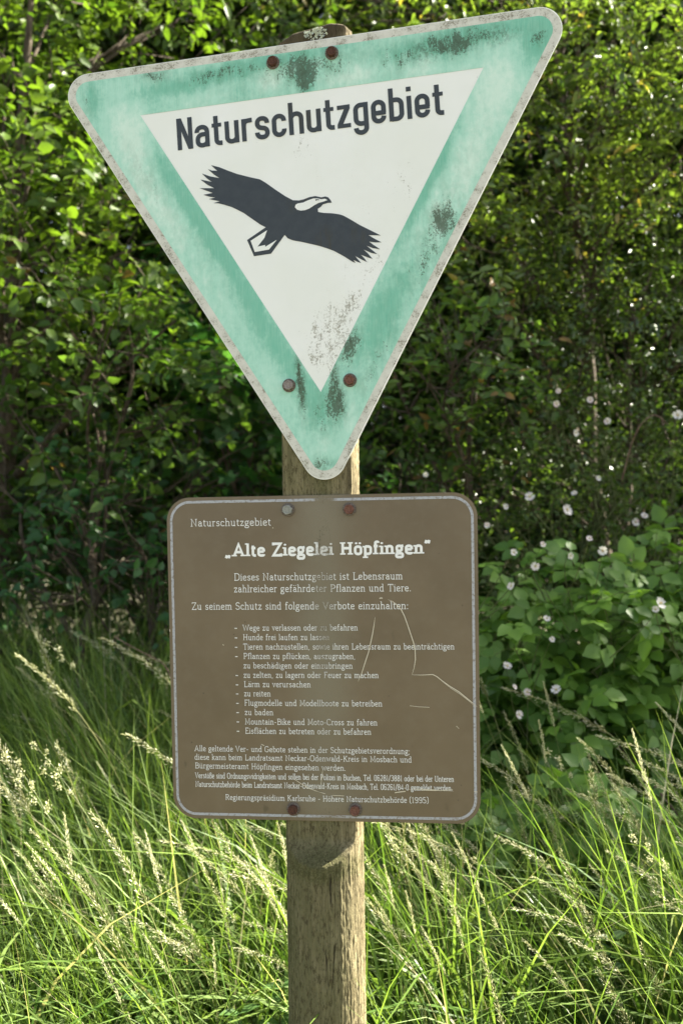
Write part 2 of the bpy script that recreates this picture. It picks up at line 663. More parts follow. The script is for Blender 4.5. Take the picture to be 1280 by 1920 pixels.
def white_material():
    b = NB("weathered_white_sheet")
    streak = b.noise(b.coords(scale=(60, 7, 1)), 1.0, 4, 0.6)
    mask = b.sum([(0.62, stain(b, 690, 520, 120, 260, -0.45)), (0.46, stain(b, 618, 655, 75, 170)), (0.25, stain(b, 655, 590, 45, 130, -0.45)), (0.45, stain(b, 570, 270, 50, 60)),
                  (0.3, stain(b, 770, 320, 70, 110)), (0.38, stain(b, 600, 330, 330, 230)), (0.5, stain(b, 590, 640, 90, 130)), (0.35, b.ramp(streak, 0.45, 0.75)), (0.35, stain(b, 880, 150, 120, 60))])
    bx = b.noise(b.coords(), 55, 5, 0.7)
    edge = b.ramp(bx, 0.35, 0.8)
    sp = speckle(b, mask, 260, 0.6, 0.735, 0.205)
    grime = b.math('MULTIPLY', b.math('MULTIPLY', mask, edge), 0.07)
    c = b.mix(b.ramp(b.noise(b.coords(), 9, 3, 0.5), 0.3, 0.75), (0.765, 0.775, 0.72), (0.80, 0.805, 0.77))
    c = b.mix(grime, c, (0.40, 0.37, 0.28))
    c = b.mix(b.math('MULTIPLY', sp, 0.68), c, (0.17, 0.145, 0.085))
    return b.principled(c, b.ramp(sp, 0, 1, 0.42, 0.8), 0, 0.35)


def rim_material():
    """White rim of the triangle, dirtier than its middle, with bare metal and mould specks."""
    b = NB("grimy_white_rim")
    co = b.coords()
    n1 = b.noise(co, 330, 5, 0.75)
    n2 = b.noise(co, 42, 5, 0.7)
    c = b.mix(b.ramp(n2, 0.35, 0.7), (0.62, 0.61, 0.54), (0.50, 0.49, 0.42))
    sp = b.ramp(b.math('MULTIPLY_ADD', n2, 0.5, b.math('MULTIPLY', n1, 0.5)), 0.52, 0.60)
    c = b.mix(b.math('MULTIPLY', sp, 0.75), c, (0.17, 0.15, 0.10))
    return b.principled(c, 0.6, 0, 0.3)


def green_material():
    b = NB("faded_green_sheet")
    # faded (almost white) patches
    pale = b.sum([
        (0.95, stain(b, 245, 260, 70, 130, 0.30)), (0.8, stain(b, 305, 400, 45, 170, 0.54)), (0.35, stain(b, 400, 560, 60, 160, 0.52)),
        (0.85, stain(b, 505, 150, 45, 45)), (0.8, stain(b, 660, 140, 110, 38, 0.12)), (0.9, stain(b, 935, 150, 85, 120, -0.45)),
        (0.7, stain(b, 880, 300, 60, 190, -0.48)), (0.45, stain(b, 800, 420, 60, 120, -0.48)), (0.55, stain(b, 790, 130, 60, 45)),
        (0.45, stain(b, 375, 190, 80, 30, 0.12)), (0.5, stain(b, 655, 790, 26, 75, -0.2)), (0.3, stain(b, 510, 720, 40, 90, 0.5)), (0.4, stain(b, 605, 840, 45, 40)),
    ])
    # strips that kept their colour
    deep = b.sum([
        (0.95, stain(b, 388, 430, 32, 300, 0.57)), (0.75, stain(b, 512, 640, 40, 220, 0.57)), (1.0, stain(b, 1005, 75, 60, 90, -0.4)),
        (0.9, stain(b, 800, 345, 26, 190, -0.48)), (0.7, stain(b, 950, 300, 22, 220, -0.50)), (0.8, stain(b, 720, 590, 50, 160, -0.48)),
        (0.9, stain(b, 430, 135, 330, 26, 0.145)), (0.95, stain(b, 860, 75, 230, 36, 0.145)), (0.7, stain(b, 575, 150, 38, 60)), (0.55, stain(b, 600, 760, 60, 70)), (0.6, stain(b, 175, 185, 28, 50)),
    ])
    st = b.noise(b.coords(scale=(55, 6, 1)), 1.0, 5, 0.62)
    big = b.noise(b.coords(scale=(14, 5, 1)), 1.0, 4, 0.6, 0.4)
    f = b.math('ADD', b.math('SUBTRACT', b.math('MULTIPLY', pale, 0.62), b.math('MULTIPLY', deep, 0.62)), 0.44)
    f = b.math('ADD', f, b.math('MULTIPLY_ADD', st, 0.5, -0.25))
    mot = b.noise(b.coords(scale=(1, 0.7, 1)), 95, 5, 0.7)
    f = b.math('ADD', f, b.math('MULTIPLY_ADD', mot, 0.9, -0.45))
    f = b.math('ADD', f, b.math('MULTIPLY_ADD', big, 0.45, -0.225), clamp=True)
    c = b.mix(b.ramp(f, 0.0, 0.6), (0.165, 0.465, 0.335), (0.36, 0.645, 0.515))
    c = b.mix(b.ramp(f, 0.5, 1.1), c, (0.60, 0.77, 0.66))
    # vertical brushing of the weathered film
    fine = b.noise(b.coords(scale=(900, 30, 1)), 1.0, 2, 0.6)
    c = b.mix(b.ramp(fine, 0.35, 0.75, 0, 0.16), c, (0.70, 0.78, 0.68))
    mask = b.sum([
        (0.9, stain(b, 860, 80, 130, 48, 0.1)), (0.9, stain(b, 1005, 70, 40, 40)), (0.9, stain(b, 570, 145, 30, 55)), (0.75, stain(b, 290, 145, 60, 30)),
        (0.75, stain(b, 400, 140, 150, 28, 0.14)), (0.5, stain(b, 560, 120, 150, 60)), (0.45, stain(b, 830, 405, 40, 60)), (0.35, stain(b, 815, 470, 50, 140, -0.5)),
        (0.95, stain(b, 655, 650, 38, 85, -0.4)), (1.0, stain(b, 562, 715, 17, 115, 0.06)), (0.85, stain(b, 630, 740, 30, 90, 0.1)), (0.7, stain(b, 605, 780, 50, 90)),
        (0.8, stain(b, 600, 870, 60, 28)), (0.6, stain(b, 700, 690, 30, 150, -0.48)), (0.6, stain(b, 165, 190, 30, 60)), (0.35, stain(b, 270, 330, 40, 120, 0.5)), (0.45, stain(b, 745, 120, 60, 60)), (0.42, stain(b, 600, 130, 420, 70, 0.14)), (0.40, stain(b, 800, 440, 90, 380, -0.48)), (0.30, stain(b, 350, 430, 60, 380, 0.57)),
    ])
    sp = speckle(b, mask, 250, 0.6, 0.75, 0.31)
    clot = b.math('MULTIPLY', b.sum([(1.0, stain(b, 562, 715, 13, 105, 0.06)), (0.8, stain(b, 648, 640, 22, 60, -0.4)), (0.7, stain(b, 565, 150, 18, 40)), (0.65, stain(b, 850, 78, 60, 30)), (0.9, stain(b, 634, 735, 20, 75, 0.1)), (0.7, stain(b, 930, 68, 70, 26, 0.1)), (0.75, stain(b, 800, 95, 45, 40)), (0.6, stain(b, 290, 142, 50, 18)), (0.55, stain(b, 600, 876, 50, 18)), (0.6, stain(b, 822, 400, 18, 30))]),
                  b.ramp(b.noise(b.coords(scale=(1, 0.6, 1)), 170, 6, 0.8), 0.44, 0.58))
    c = b.mix(b.math('MULTIPLY', b.math('MULTIPLY', mask, b.ramp(b.noise(b.coords(scale=(1, 0.45, 1)), 70, 5, 0.7), 0.36, 0.62)), 0.55), c, (0.10, 0.25, 0.15))
    c = b.mix(b.math('MULTIPLY', sp, 0.78), c, (0.05, 0.06, 0.03))
    c = b.mix(b.math('MULTIPLY', clot, 0.8), c, (0.045, 0.058, 0.028))
    return b.principled(c, 0.5, 0, 0.3)


def black_ink_material():
    b = NB("weathered_black_print")
    n = b.noise(b.coords(), 60, 5, 0.65)
    m = b.noise(b.coords(scale=(70, 12, 1)), 1.0, 3, 0.6)
    c = b.mix(b.ramp(n, 0.3, 0.75), (0.036, 0.044, 0.051), (0.046, 0.054, 0.060))
    stains = b.sum([(0.9, stain(b, 612, 455, 28, 40)), (0.6, stain(b, 665, 440, 40, 60)), (0.7, stain(b, 560, 380, 40, 30)), (0.8, stain(b, 570, 215, 120, 50))])
    c = b.mix(b.math('MULTIPLY', stains, b.ramp(m, 0.4, 0.75)), c, (0.055, 0.045, 0.018))
    return b.principled(c, 0.5, 0, 0.3)


def worn_band(b):
    """The strip down the middle of the board where the print has weathered off in front of the post."""
    x, y = loc(607, 1100)
    n = b.noise(b.coords(), 30, 4, 0.6)
    w = b.noise(b.coords(), 420, 3, 0.7)
    band = b.sum([(1.0, b.blob(x, y, 0.024, 0.16, 0, 0.35)), (0.55, b.blob(x - 0.004, y + 0.16, 0.036, 0.10, 0, 0.2)), (0.45, b.blob(x - 0.004, y - 0.20, 0.026, 0.2, 0, 0.2))])
    return b.math('MULTIPLY', band, b.ramp(b.math('MULTIPLY_ADD', w, 0.6, b.math('MULTIPLY', n, 0.5)), 0.30, 0.72))


def brown_color(b):
    co = b.coords()
    n = b.noise(co, 7, 3, 0.5)
    c = b.mix(b.ramp(n, 0.3, 0.7), (0.134, 0.100, 0.057), (0.158, 0.119, 0.070))
    c = b.mix(b.ramp(b.noise(co, 38, 5, 0.65), 0.4, 0.75, 0, 0.28), c, (0.185, 0.150, 0.098))
    x, y = loc(610, 1230)
    haze = b.sum([(0.75, b.blob(x - 0.004, y, 0.075, 0.36, 0, 0.1)), (0.5, b.blob(x, loc(610, 960)[1], 0.09, 0.10)), (0.5, b.blob(x, loc(610, 1500)[1], 0.14, 0.06))])
    fine = b.noise(co, 700, 3, 0.7)
    haze = b.math('MULTIPLY', haze, b.ramp(fine, 0.2, 0.7, 0.35, 1.0))
    c = b.mix(b.math('MULTIPLY', haze, 0.85), c, (0.205, 0.192, 0.135))
    mask = b.sum([(0.7, b.blob(x, loc(0, 1010)[1], 0.04, 0.12)), (0.5, b.blob(x, loc(0, 940)[1], 0.10, 0.03)), (0.7, b.blob(x, loc(0, 1500)[1], 0.05, 0.06)), (0.25, b.blob(x, y, 0.09, 0.3))])
    sp = speckle(b, mask, 330, 0.6, 0.74)
    c = b.mix(b.math('MULTIPLY', sp, 0.6), c, (0.055, 0.055, 0.025))
    # separate flyspecks and drip marks
    vor = b.node("ShaderNodeTexVoronoi", feature='F1')
    b.put(vor.inputs["Vector"], co)
    vor.inputs["Scale"].default_value = 62
    rare = b.noise(co, 24, 2, 0.5)
    dots = b.math('MULTIPLY', b.ramp(vor.outputs["Distance"], 0.13, 0.06), b.ramp(rare, 0.56, 0.62))
    c = b.mix(b.math('MULTIPLY', dots, 0.7), c, (0.07, 0.052, 0.03))
    drips = b.sum([(1.0, b.blob(*loc(498, 1516), px2m(6), px2m(12))), (0.8, b.blob(*loc(349, 1433), px2m(5), px2m(11))), (0.5, b.blob(*loc(520, 1528), px2m(6), px2m(6))), (0.4, b.blob(*loc(837, 1512), px2m(6), px2m(12))), (0.35, b.blob(*loc(738, 1195), px2m(5), px2m(14)))])
    c = b.mix(b.math('MULTIPLY', drips, 0.6), c, (0.06, 0.05, 0.025))
    return c, sp


def brown_material():
    b = NB("brown_enamel_board")
    c, sp = brown_color(b)
    orange = b.noise(b.coords(), 1400, 2, 0.5)
    return b.principled(c, b.ramp(sp, 0, 1, 0.40, 0.75), 0, 0.4, b.bump(orange, 0.06, 0.0004))


def pale_print_material():
    b = NB("pale_print_on_brown")
    c, _ = brown_color(b)
    n = b.noise(b.coords(), 260, 3, 0.65)
    wear = b.math('MULTIPLY', worn_band(b), 0.93)
    wear = b.math('ADD', wear, b.ramp(n, 0.62, 0.80, 0, 0.3), clamp=True)
    c = b.mix(wear, (0.80, 0.80, 0.76), c)
    return b.principled(c, 0.5, 0, 0.3)


def silver_material():
    b = NB("worn_silver_line")
    c, _ = brown_color(b)
    n = b.noise(b.coords(), 210, 4, 0.7)
    x, y = loc(608, 944)
    gone = b.sum([(1.0, b.blob(x, y, 0.026, 0.03, 0, 0.3)), (0.7, b.blob(loc(590, 0)[0], loc(590, 1540)[1], 0.05, 0.03))])
    wear = b.math('ADD', gone, b.ramp(n, 0.48, 0.66, 0, 0.75), clamp=True)
    c = b.mix(wear, (0.37, 0.38, 0.40), c)
    return b.principled(c, 0.42, 0.0, 0.5)


def rust_material(name, a, bcol, rough=0.85):
    b = NB(name)
    n = b.noise(b.coords("Object"), 420, 5, 0.7)
    c = b.mix(b.ramp(n, 0.35, 0.7), a, bcol)
    return b.principled(c, rough, 0, 0.25, b.bump(n, 0.5, 0.0012))


M_WHITE, M_RIM, M_GREEN, M_BLACK = white_material(), rim_material(), green_material(), black_ink_material()
M_BROWN, M_PRINT, M_SILVER = brown_material(), pale_print_material(), silver_material()
M_RUST = rust_material("rusted_bolt", (0.045, 0.022, 0.015), (0.115, 0.052, 0.032))
M_REDRUST = rust_material("red_rusted_bolt", (0.10, 0.042, 0.028), (0.20, 0.10, 0.07))
M_ZINC = rust_material("dull_zinc_bolt", (0.20, 0.20, 0.17), (0.30, 0.31, 0.28), 0.6)
M_GREYRUST = rust_material("greyed_bolt", (0.17, 0.14, 0.125), (0.30, 0.27, 0.25), 0.7)
M_WASHER = rust_material("tarnished_washer", (0.085, 0.065, 0.05), (0.19, 0.165, 0.135), 0.7)
M_SCRATCH = NB("bare_scratch").principled((0.62, 0.56, 0.42), 0.5, 0, 0.4)
M_METAL = NB("plate_metal").principled((0.42, 0.42, 0.40), 0.45, 0.6, 0.5)


def bolt(parent, px, py, mat, label, turn, r=0.0087):
    """Hexagon head on a round washer, slightly domed."""
    x, y = loc(px, py)
    bm = bmesh.new()
    def ring(rad, z, n=24, hexa=0.0, ph=0.0):
        vs = []
        for k in range(n):
            t = 2 * math.pi * k / n
            s = (t - ph) % (math.pi / 3) - math.pi / 6
            hx = math.cos(math.pi / 6) / math.cos(s)
            q = rad * ((1 - hexa) + hexa * hx)
            vs.append(bm.verts.new((q * math.cos(t), q * math.sin(t), z)))
        return vs
    def fill(rows, cap):
        for a, b_ in zip(rows, rows[1:]):
            for k in range(24):
                bm.faces.new((a[k], a[(k + 1) % 24], b_[(k + 1) % 24], b_[k]))
        if cap:
            bm.faces.new(rows[-1])

    def finish(name, m, par):
        me = bpy.data.meshes.new(name)
        bm.to_mesh(me)
        bm.clear()
        return link_mesh(name, me, m, par)
    fill([ring(r * 0.98, 0.0012, hexa=1, ph=turn), ring(r * 0.98, 0.0080, hexa=1, ph=turn), ring(r * 0.88, 0.0089, hexa=0.35, ph=turn), ring(r * 0.58, 0.0090), ring(r * 0.52, 0.0083)], True)
    o = finish("bolt", mat, parent)
    o.location = (x, y, 0.0006)
    o['label'] = label
    fill([ring(r * 1.30, 0.0), ring(r * 1.30, 0.0013), ring(r * 1.22, 0.0018), ring(r * 0.9, 0.0018)], False)
    finish("washer", M_WASHER, o)
    bm.free()
    return o


# ------------------------------------------------------------------ triangular sign
tri = empty("triangular_sign")
tri.matrix_world = FRAME
props(tri, "white and faded green triangular nature reserve sign with black eagle, above the brown board", "sign")
TRI = [(-0.4554, 1.0098), (0.0165, 0.2578), (0.4395, 1.0437)]
INN = [(-0.2951, 0.9302), (0.0103, 0.4397), (0.2881, 0.9529)]
plate("plate", round_poly(TRI, 0.037, 16), 0.0028, M_WHITE, tri)
rim_in = inset(TRI, 0.0143)
flat_ring("rim", round_poly(inset(TRI, 0.0012), 0.0362, 16), round_poly(rim_in, 0.0235, 16), M_RIM, tri, 0.00025)
flat_ring("green_border", round_poly(rim_in, 0.0235, 16), INN, M_GREEN, tri, 0.0004)
ink = Ink(0.0005)
text(ink, DIN, "Naturschutzgebiet", loc(334.0, 282.5), loc(832.5, 214.5), px2m(61.5), 14.3, 8.7)
ink.build("lettering", M_BLACK, tri)


def from_zoom(pts, ox, oy, k):
    return [loc(ox + x * k, oy + y * k) for x, y in pts]


ZA = lambda pts: from_zoom(pts, 360, 290, 200 / 1280)
ZB = lambda pts: from_zoom(pts, 540, 340, 190 / 1280)
body_top = ZA([(230, 127), (330, 152), (430, 192), (540, 232), (690, 270), (815, 297), (880, 335), (1000, 420), (1120, 500), (1205, 545)]) + \
    ZB([(60, 240), (140, 242), (200, 228), (270, 200), (345, 187), (420, 203), (470, 192), (505, 202), (535, 235), (552, 270), (500, 275), (440, 292), (415, 322), (375, 348), (380, 388),
        (450, 400), (560, 405), (650, 418), (700, 435), (770, 472), (900, 550), (1030, 615), (1170, 685), (1090, 682), (1015, 680), (1080, 720), (1180, 772), (1100, 772), (1022, 762), (1080, 805), (1160, 858), (1070, 845), (988, 812), (1050, 860), (1125, 920), (1050, 905), (952, 862), (1010, 915), (1065, 980), (1000, 960), (918, 928), (960, 970), (998, 1022), (930, 990), (848, 945), (880, 985), (922, 1032), (880, 1020), (828, 995), (850, 1032), (810, 1015),
        (700, 945), (580, 880), (500, 850), (400, 818), (280, 790), (170, 765), (90, 752), (30, 738)])
body_low = ZA([(1200, 1025), (1150, 1005), (1112, 965), (1020, 1090), (950, 1188), (745, 1220), (662, 1025), (885, 872), (820, 840), (720, 770), (620, 700), (480, 630), (380, 600), (320, 585), (258, 582), (335, 560), (270, 548), (205, 533), (280, 515), (210, 505), (138, 483), (250, 460), (180, 435), (92, 403), (268, 403), (190, 365), (103, 300), (240, 328), (185, 290), (120, 227), (220, 262), (330, 282), (265, 240), (192, 175), (240, 192), (305, 195), (270, 165)])
ink = Ink(0.00045)
ink.poly(body_top + body_low)
ink.build("eagle_emblem", M_BLACK, tri)
ink = Ink(0.0008)
ink.poly(ZB([(88, 330), (95, 300), (120, 282), (190, 270), (250, 242), (320, 218), (370, 218), (420, 228), (470, 222), (498, 240), (440, 260), (385, 275), (330, 305), (270, 345), (215, 366), (160, 372), (115, 360)]))
ink.build("emblem_head", M_WHITE, tri)
ink = Ink(0.0008)
ink.poly(ZA([(902, 908), (705, 1035), (755, 1170), (925, 1140), (1020, 1022), (880, 1108), (880, 1085), (788, 1105), (870, 1000)]))
ink.build("emblem_tail", M_WHITE, tri)
ink = Ink(0.0011)
ink.poly(ZB([(345, 228), (352, 252), (365, 240), (398, 240), (390, 231)]))
ink.build("emblem_eye", M_BLACK, tri)
bolt(tri, 512, 118, M_RUST, "rusty brown hexagon bolt", 0.3)
bolt(tri, 622, 100, M_RUST, "rusty brown hexagon bolt", 0.1)
bolt(tri, 542, 723, M_GREYRUST, "greyed hexagon bolt", 0.5)
bolt(tri, 656, 713, M_REDRUST, "reddish rusty bolt", 0.2)

# ------------------------------------------------------------------ brown information board
pan = empty("information_board")
pan.matrix_world = FRAME
props(pan, "brown rounded information board with pale German text, bolted below the triangular sign", "sign")
PAN = [(-0.2612, 0.2708), (-0.2581, -0.2726), (0.2567, -0.2661), (0.2625, 0.2677)]
plate("board", round_poly(PAN, 0.040, 12), 0.0026, M_BROWN, pan)
flat_ring("silver_line", round_poly(inset(PAN, 0.0058), 0.0350, 12), round_poly(inset(PAN, 0.0102), 0.0306, 12), M_SILVER, pan, 0.00035)
LINES = [
    ("Naturschutzgebiet", 357.5, 987.3, 508, 985.3, 14.3, 8.8),
    ("Dieses Naturschutzgebiet ist Lebensraum", 439, 1088.6, 754.5, 1086.3, 13.7, 8.8),
    ("zahlreicher gefährdeter Pflanzen und Tiere.", 439, 1110.6, 770.5, 1108.6, 13.5, 8.8),
    ("Zu seinem Schutz sind folgende Verbote einzuhalten:", 360, 1143.2, 765.5, 1142, 13.7, 8.8),
    ("Wege zu verlassen oder zu befahren", 455.5, 1182.5, 670.5, 1182.0, 11.2, 8.8),
    ("Hunde frei laufen zu lassen", 456, 1200.2, 617.3, 1200, 11.2, 8.8),
    ("Tieren nachzustellen, sowie ihren Lebensraum zu beeinträchtigen", 456.3, 1217.9, 851.5, 1217.6, 11.2, 8.8),
    ("Pflanzen zu pflücken, auszugraben,", 456.8, 1235.5, 666, 1235.8, 11.2, 8.8),
    ("zu beschädigen oder einzubringen", 457, 1253, 661, 1253.8, 11.2, 8.8),
    ("zu zelten, zu lagern oder Feuer zu machen", 457, 1270.8, 709.6, 1271.3, 11.2, 8.8),
    ("Lärm zu verursachen", 457.8, 1288, 582.6, 1288.7, 11.2, 8.8),
    ("zu reiten", 458, 1305.4, 507.7, 1305.8, 11.2, 8.8),
    ("Flugmodelle und Modellboote zu betreiben", 458.6, 1323, 716.4, 1324.6, 11.2, 8.8),
    ("zu baden", 459.2, 1340.5, 512.7, 1341, 11.2, 8.8),
    ("Mountain-Bike und Moto-Cross zu fahren", 459.5, 1358.2, 707.2, 1360.2, 11.2, 8.8),
    ("Eisflächen zu betreten oder zu befahren", 460, 1375.5, 695.7, 1377.6, 11.2, 8.8),
    ("Alle geltende Ver- und Gebote stehen in der Schutzgebietsverordnung;", 365, 1408, 768.3, 1413.9, 10.8, 8.8),
    ("diese kann beim Landratsamt Neckar-Odenwald-Kreis in Mosbach und", 365.5, 1424.2, 771.5, 1429.6, 10.8, 8.8),
    ("Bürgermeisteramt Höpfingen eingesehen werden.", 366.2, 1440.3, 648.2, 1445.2, 10.8, 8.8),
    ("Verstöße sind Ordnungswidrigkeiten und sollen bei der Polizei in Buchen, Tel. 06281/3881 oder bei der Unteren", 366.4, 1458.8, 850.5, 1466.2, 10.8, 8.8),
    ("Naturschutzbehörde beim Landratsamt Neckar-Odenwald-Kreis in Mosbach, Tel. 06261/84-0 gemeldet werden.", 367, 1475, 847.8, 1483, 10.8, 8.8),
    ("Regierungspräsidium Karlsruhe - Höhere Naturschutzbehörde (1995)", 423, 1499.6, 803.2, 1505.8, 10.6, 8.8),
]
ink = Ink(0.0005)
for s, x0, y0, x1, y1, cap, wt in LINES:
    text(ink, SER, s, loc(x0, y0), loc(x1, y1), px2m(cap), wt, 7 if cap > 10.9 else 6)
for k, y in enumerate((1178, 1196, 1213.6, 1231, 1266.5, 1284, 1301, 1318.7, 1336, 1353.5, 1371)):
    x = 440 + (y - 1178) / 193 * 4.3
    ink.stroke([loc(x, y), loc(x + 4.6, y)], px2m(1.5))
ink.build("lettering", M_PRINT, pan)
ink = Ink(0.0005)
text(ink, SER, "„Alte Ziegelei Höpfingen”", loc(422.5, 1043.3), loc(808.5, 1037.6), px2m(23.2), 21.5, 9, 16, 12)
ink.build("bold_title", M_PRINT, pan)
ink = Ink(0.0010)
for w, pts in (
    (1.5, [(703, 1157), (701, 1172), (698, 1190), (691, 1222), (685, 1240), (678, 1262), (671, 1278)]),
    (1.6, [(727, 1124), (735, 1127), (744, 1134), (752, 1143), (758, 1155), (764, 1172), (770, 1190), (775, 1205), (778, 1220), (778.5, 1236), (776, 1252), (772, 1265)]),
    (1.5, [(772, 1265), (790, 1265.5), (811, 1264.5), (818, 1268), (828, 1276), (842, 1286), (860, 1297), (876, 1310), (886, 1318), (894, 1325)]),
    (0.8, [(829, 1278), (846, 1291), (862, 1301), (880, 1315), (892, 1326)]),
    (1.8, [(711, 1122), (714, 1121), (717, 1121.5)]), (1.6, [(740, 1486), (750, 1484.5), (760, 1483.5)]), (1.2, [(765, 1480), (790, 1479.5), (820, 1481), (850, 1483)]),
    (1.0, [(790, 1481), (815, 1482), (848, 1480)]), (1.1, [(548, 1459), (557, 1464), (566, 1470), (580, 1478), (594, 1483), (608, 1488)]), (1.0, [(590, 1482), (600, 1485), (610, 1488)]),
    (1.2, [(605, 1444), (604, 1452), (603, 1460), (602, 1470)]), (1.0, [(624, 1491), (645, 1492)]), (0.8, [(768, 1323), (785, 1325), (805, 1326)]), (1.3, [(319, 1180), (319.5, 1184)]),
    (0.9, [(855, 1361), (860, 1366)]), (1.2, [(490, 1395), (496, 1398)]), (1.0, [(888, 1484), (895, 1484.6)]), (1.6, [(511.5, 989), (512.2, 990.5)]), (1.4, [(418, 1208), (420, 1210)]),
):
    ink = Ink(0.0010)
    ink.stroke([loc(*p) for p in pts], px2m(w), taper=len(pts) > 3)
    ink.build("scratch", M_SCRATCH, pan)
bolt(pan, 540, 956, M_ZINC, "dull grey zinc hexagon bolt", 0.25)
bolt(pan, 655, 955, M_REDRUST, "red rusty hexagon bolt", 0.1)
bolt(pan, 550, 1516.5, M_RUST, "rusty brown hexagon bolt", 0.4)
bolt(pan, 666, 1518, M_REDRUST, "red rusty hexagon bolt", 0.15)


# ------------------------------------------------------------------ wooden post
def wood_material():
    b = NB("weathered_round_wood")
    co = b.coords()
    grain = b.noise(b.coords(scale=(1, 0.045, 1)), 170, 6, 0.65, 0.3)
    fib = b.noise(b.coords(scale=(1, 0.06, 1)), 520, 4, 0.7)
    blot = b.noise(b.coords(scale=(1, 0.5, 1)), 22, 5, 0.6)
    fine = b.noise(co, 300, 4, 0.7)
    c = b.mix(b.ramp(grain, 0.32, 0.68), (0.112, 0.090, 0.046), (0.345, 0.292, 0.165))
    c = b.mix(b.ramp(fib, 0.48, 0.8, 0, 0.5), c, (0.52, 0.465, 0.30))
    c = b.mix(b.ramp(blot, 0.47, 0.70, 0, 0.75), c, (0.115, 0.095, 0.055))
    c = b.mix(b.blob(0.0, 1.06, 0.10, 0.06, 0, 0.5), c, (0.085, 0.066, 0.042))  # post top darkened: its shade is painted into the wood colour
    grey = b.blob(-0.012, -0.2, 0.072, 1.6, 0, 0.45)  # shade of the post front painted into the wood, right edge left bright
    c = b.mix(b.math('MULTIPLY', grey, b.ramp(blot, 0.3, 0.6, 0.4, 0.85)), c, (0.170, 0.158, 0.078))
    pit = b.noise(b.coords(scale=(1, 0.30, 1)), 230, 6, 0.80)
    c = b.mix(b.ramp(pit, 0.48, 0.62, 0, 0.80), c, (0.060, 0.049, 0.024))
    # green algae near the saw cut and between the boards
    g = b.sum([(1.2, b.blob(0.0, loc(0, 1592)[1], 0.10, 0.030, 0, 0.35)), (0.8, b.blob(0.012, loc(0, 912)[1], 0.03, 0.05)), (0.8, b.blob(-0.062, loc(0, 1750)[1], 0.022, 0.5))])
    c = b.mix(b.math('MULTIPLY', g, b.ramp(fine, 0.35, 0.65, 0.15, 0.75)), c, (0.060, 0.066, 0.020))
    iso = b.math('ABSOLUTE', b.math('SUBTRACT', b.noise(b.coords(scale=(1, 0.05, 1)), 34, 2, 0.45), 0.5))
    crack = b.math('MULTIPLY', b.ramp(iso, 0.013, 0.0), b.ramp(b.noise(b.coords(scale=(1, 0.35, 1)), 14, 3, 0.6), 0.53, 0.62))
    c = b.mix(b.math('MULTIPLY', crack, 0.85), c, (0.02, 0.015, 0.01))
    c = b.mix(b.ramp(b.noise(co, 240, 3, 0.8), 0.62, 0.74, 0, 0.5), c, (0.06, 0.05, 0.03))
    h = b.math('MULTIPLY_ADD', grain, 0.7, b.math('MULTIPLY', fib, 0.35))
    h = b.math('SUBTRACT', b.math('MULTIPLY_ADD', pit, -0.55, h), b.math('MULTIPLY', crack, 0.9))
    return b.principled(c, 0.9, 0, 0.12, b.bump(h, 1.0, 0.007))


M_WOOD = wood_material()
M_LICHEN = NB("pale_lichen").principled((0.50, 0.54, 0.44), 0.95, 0, 0.1)


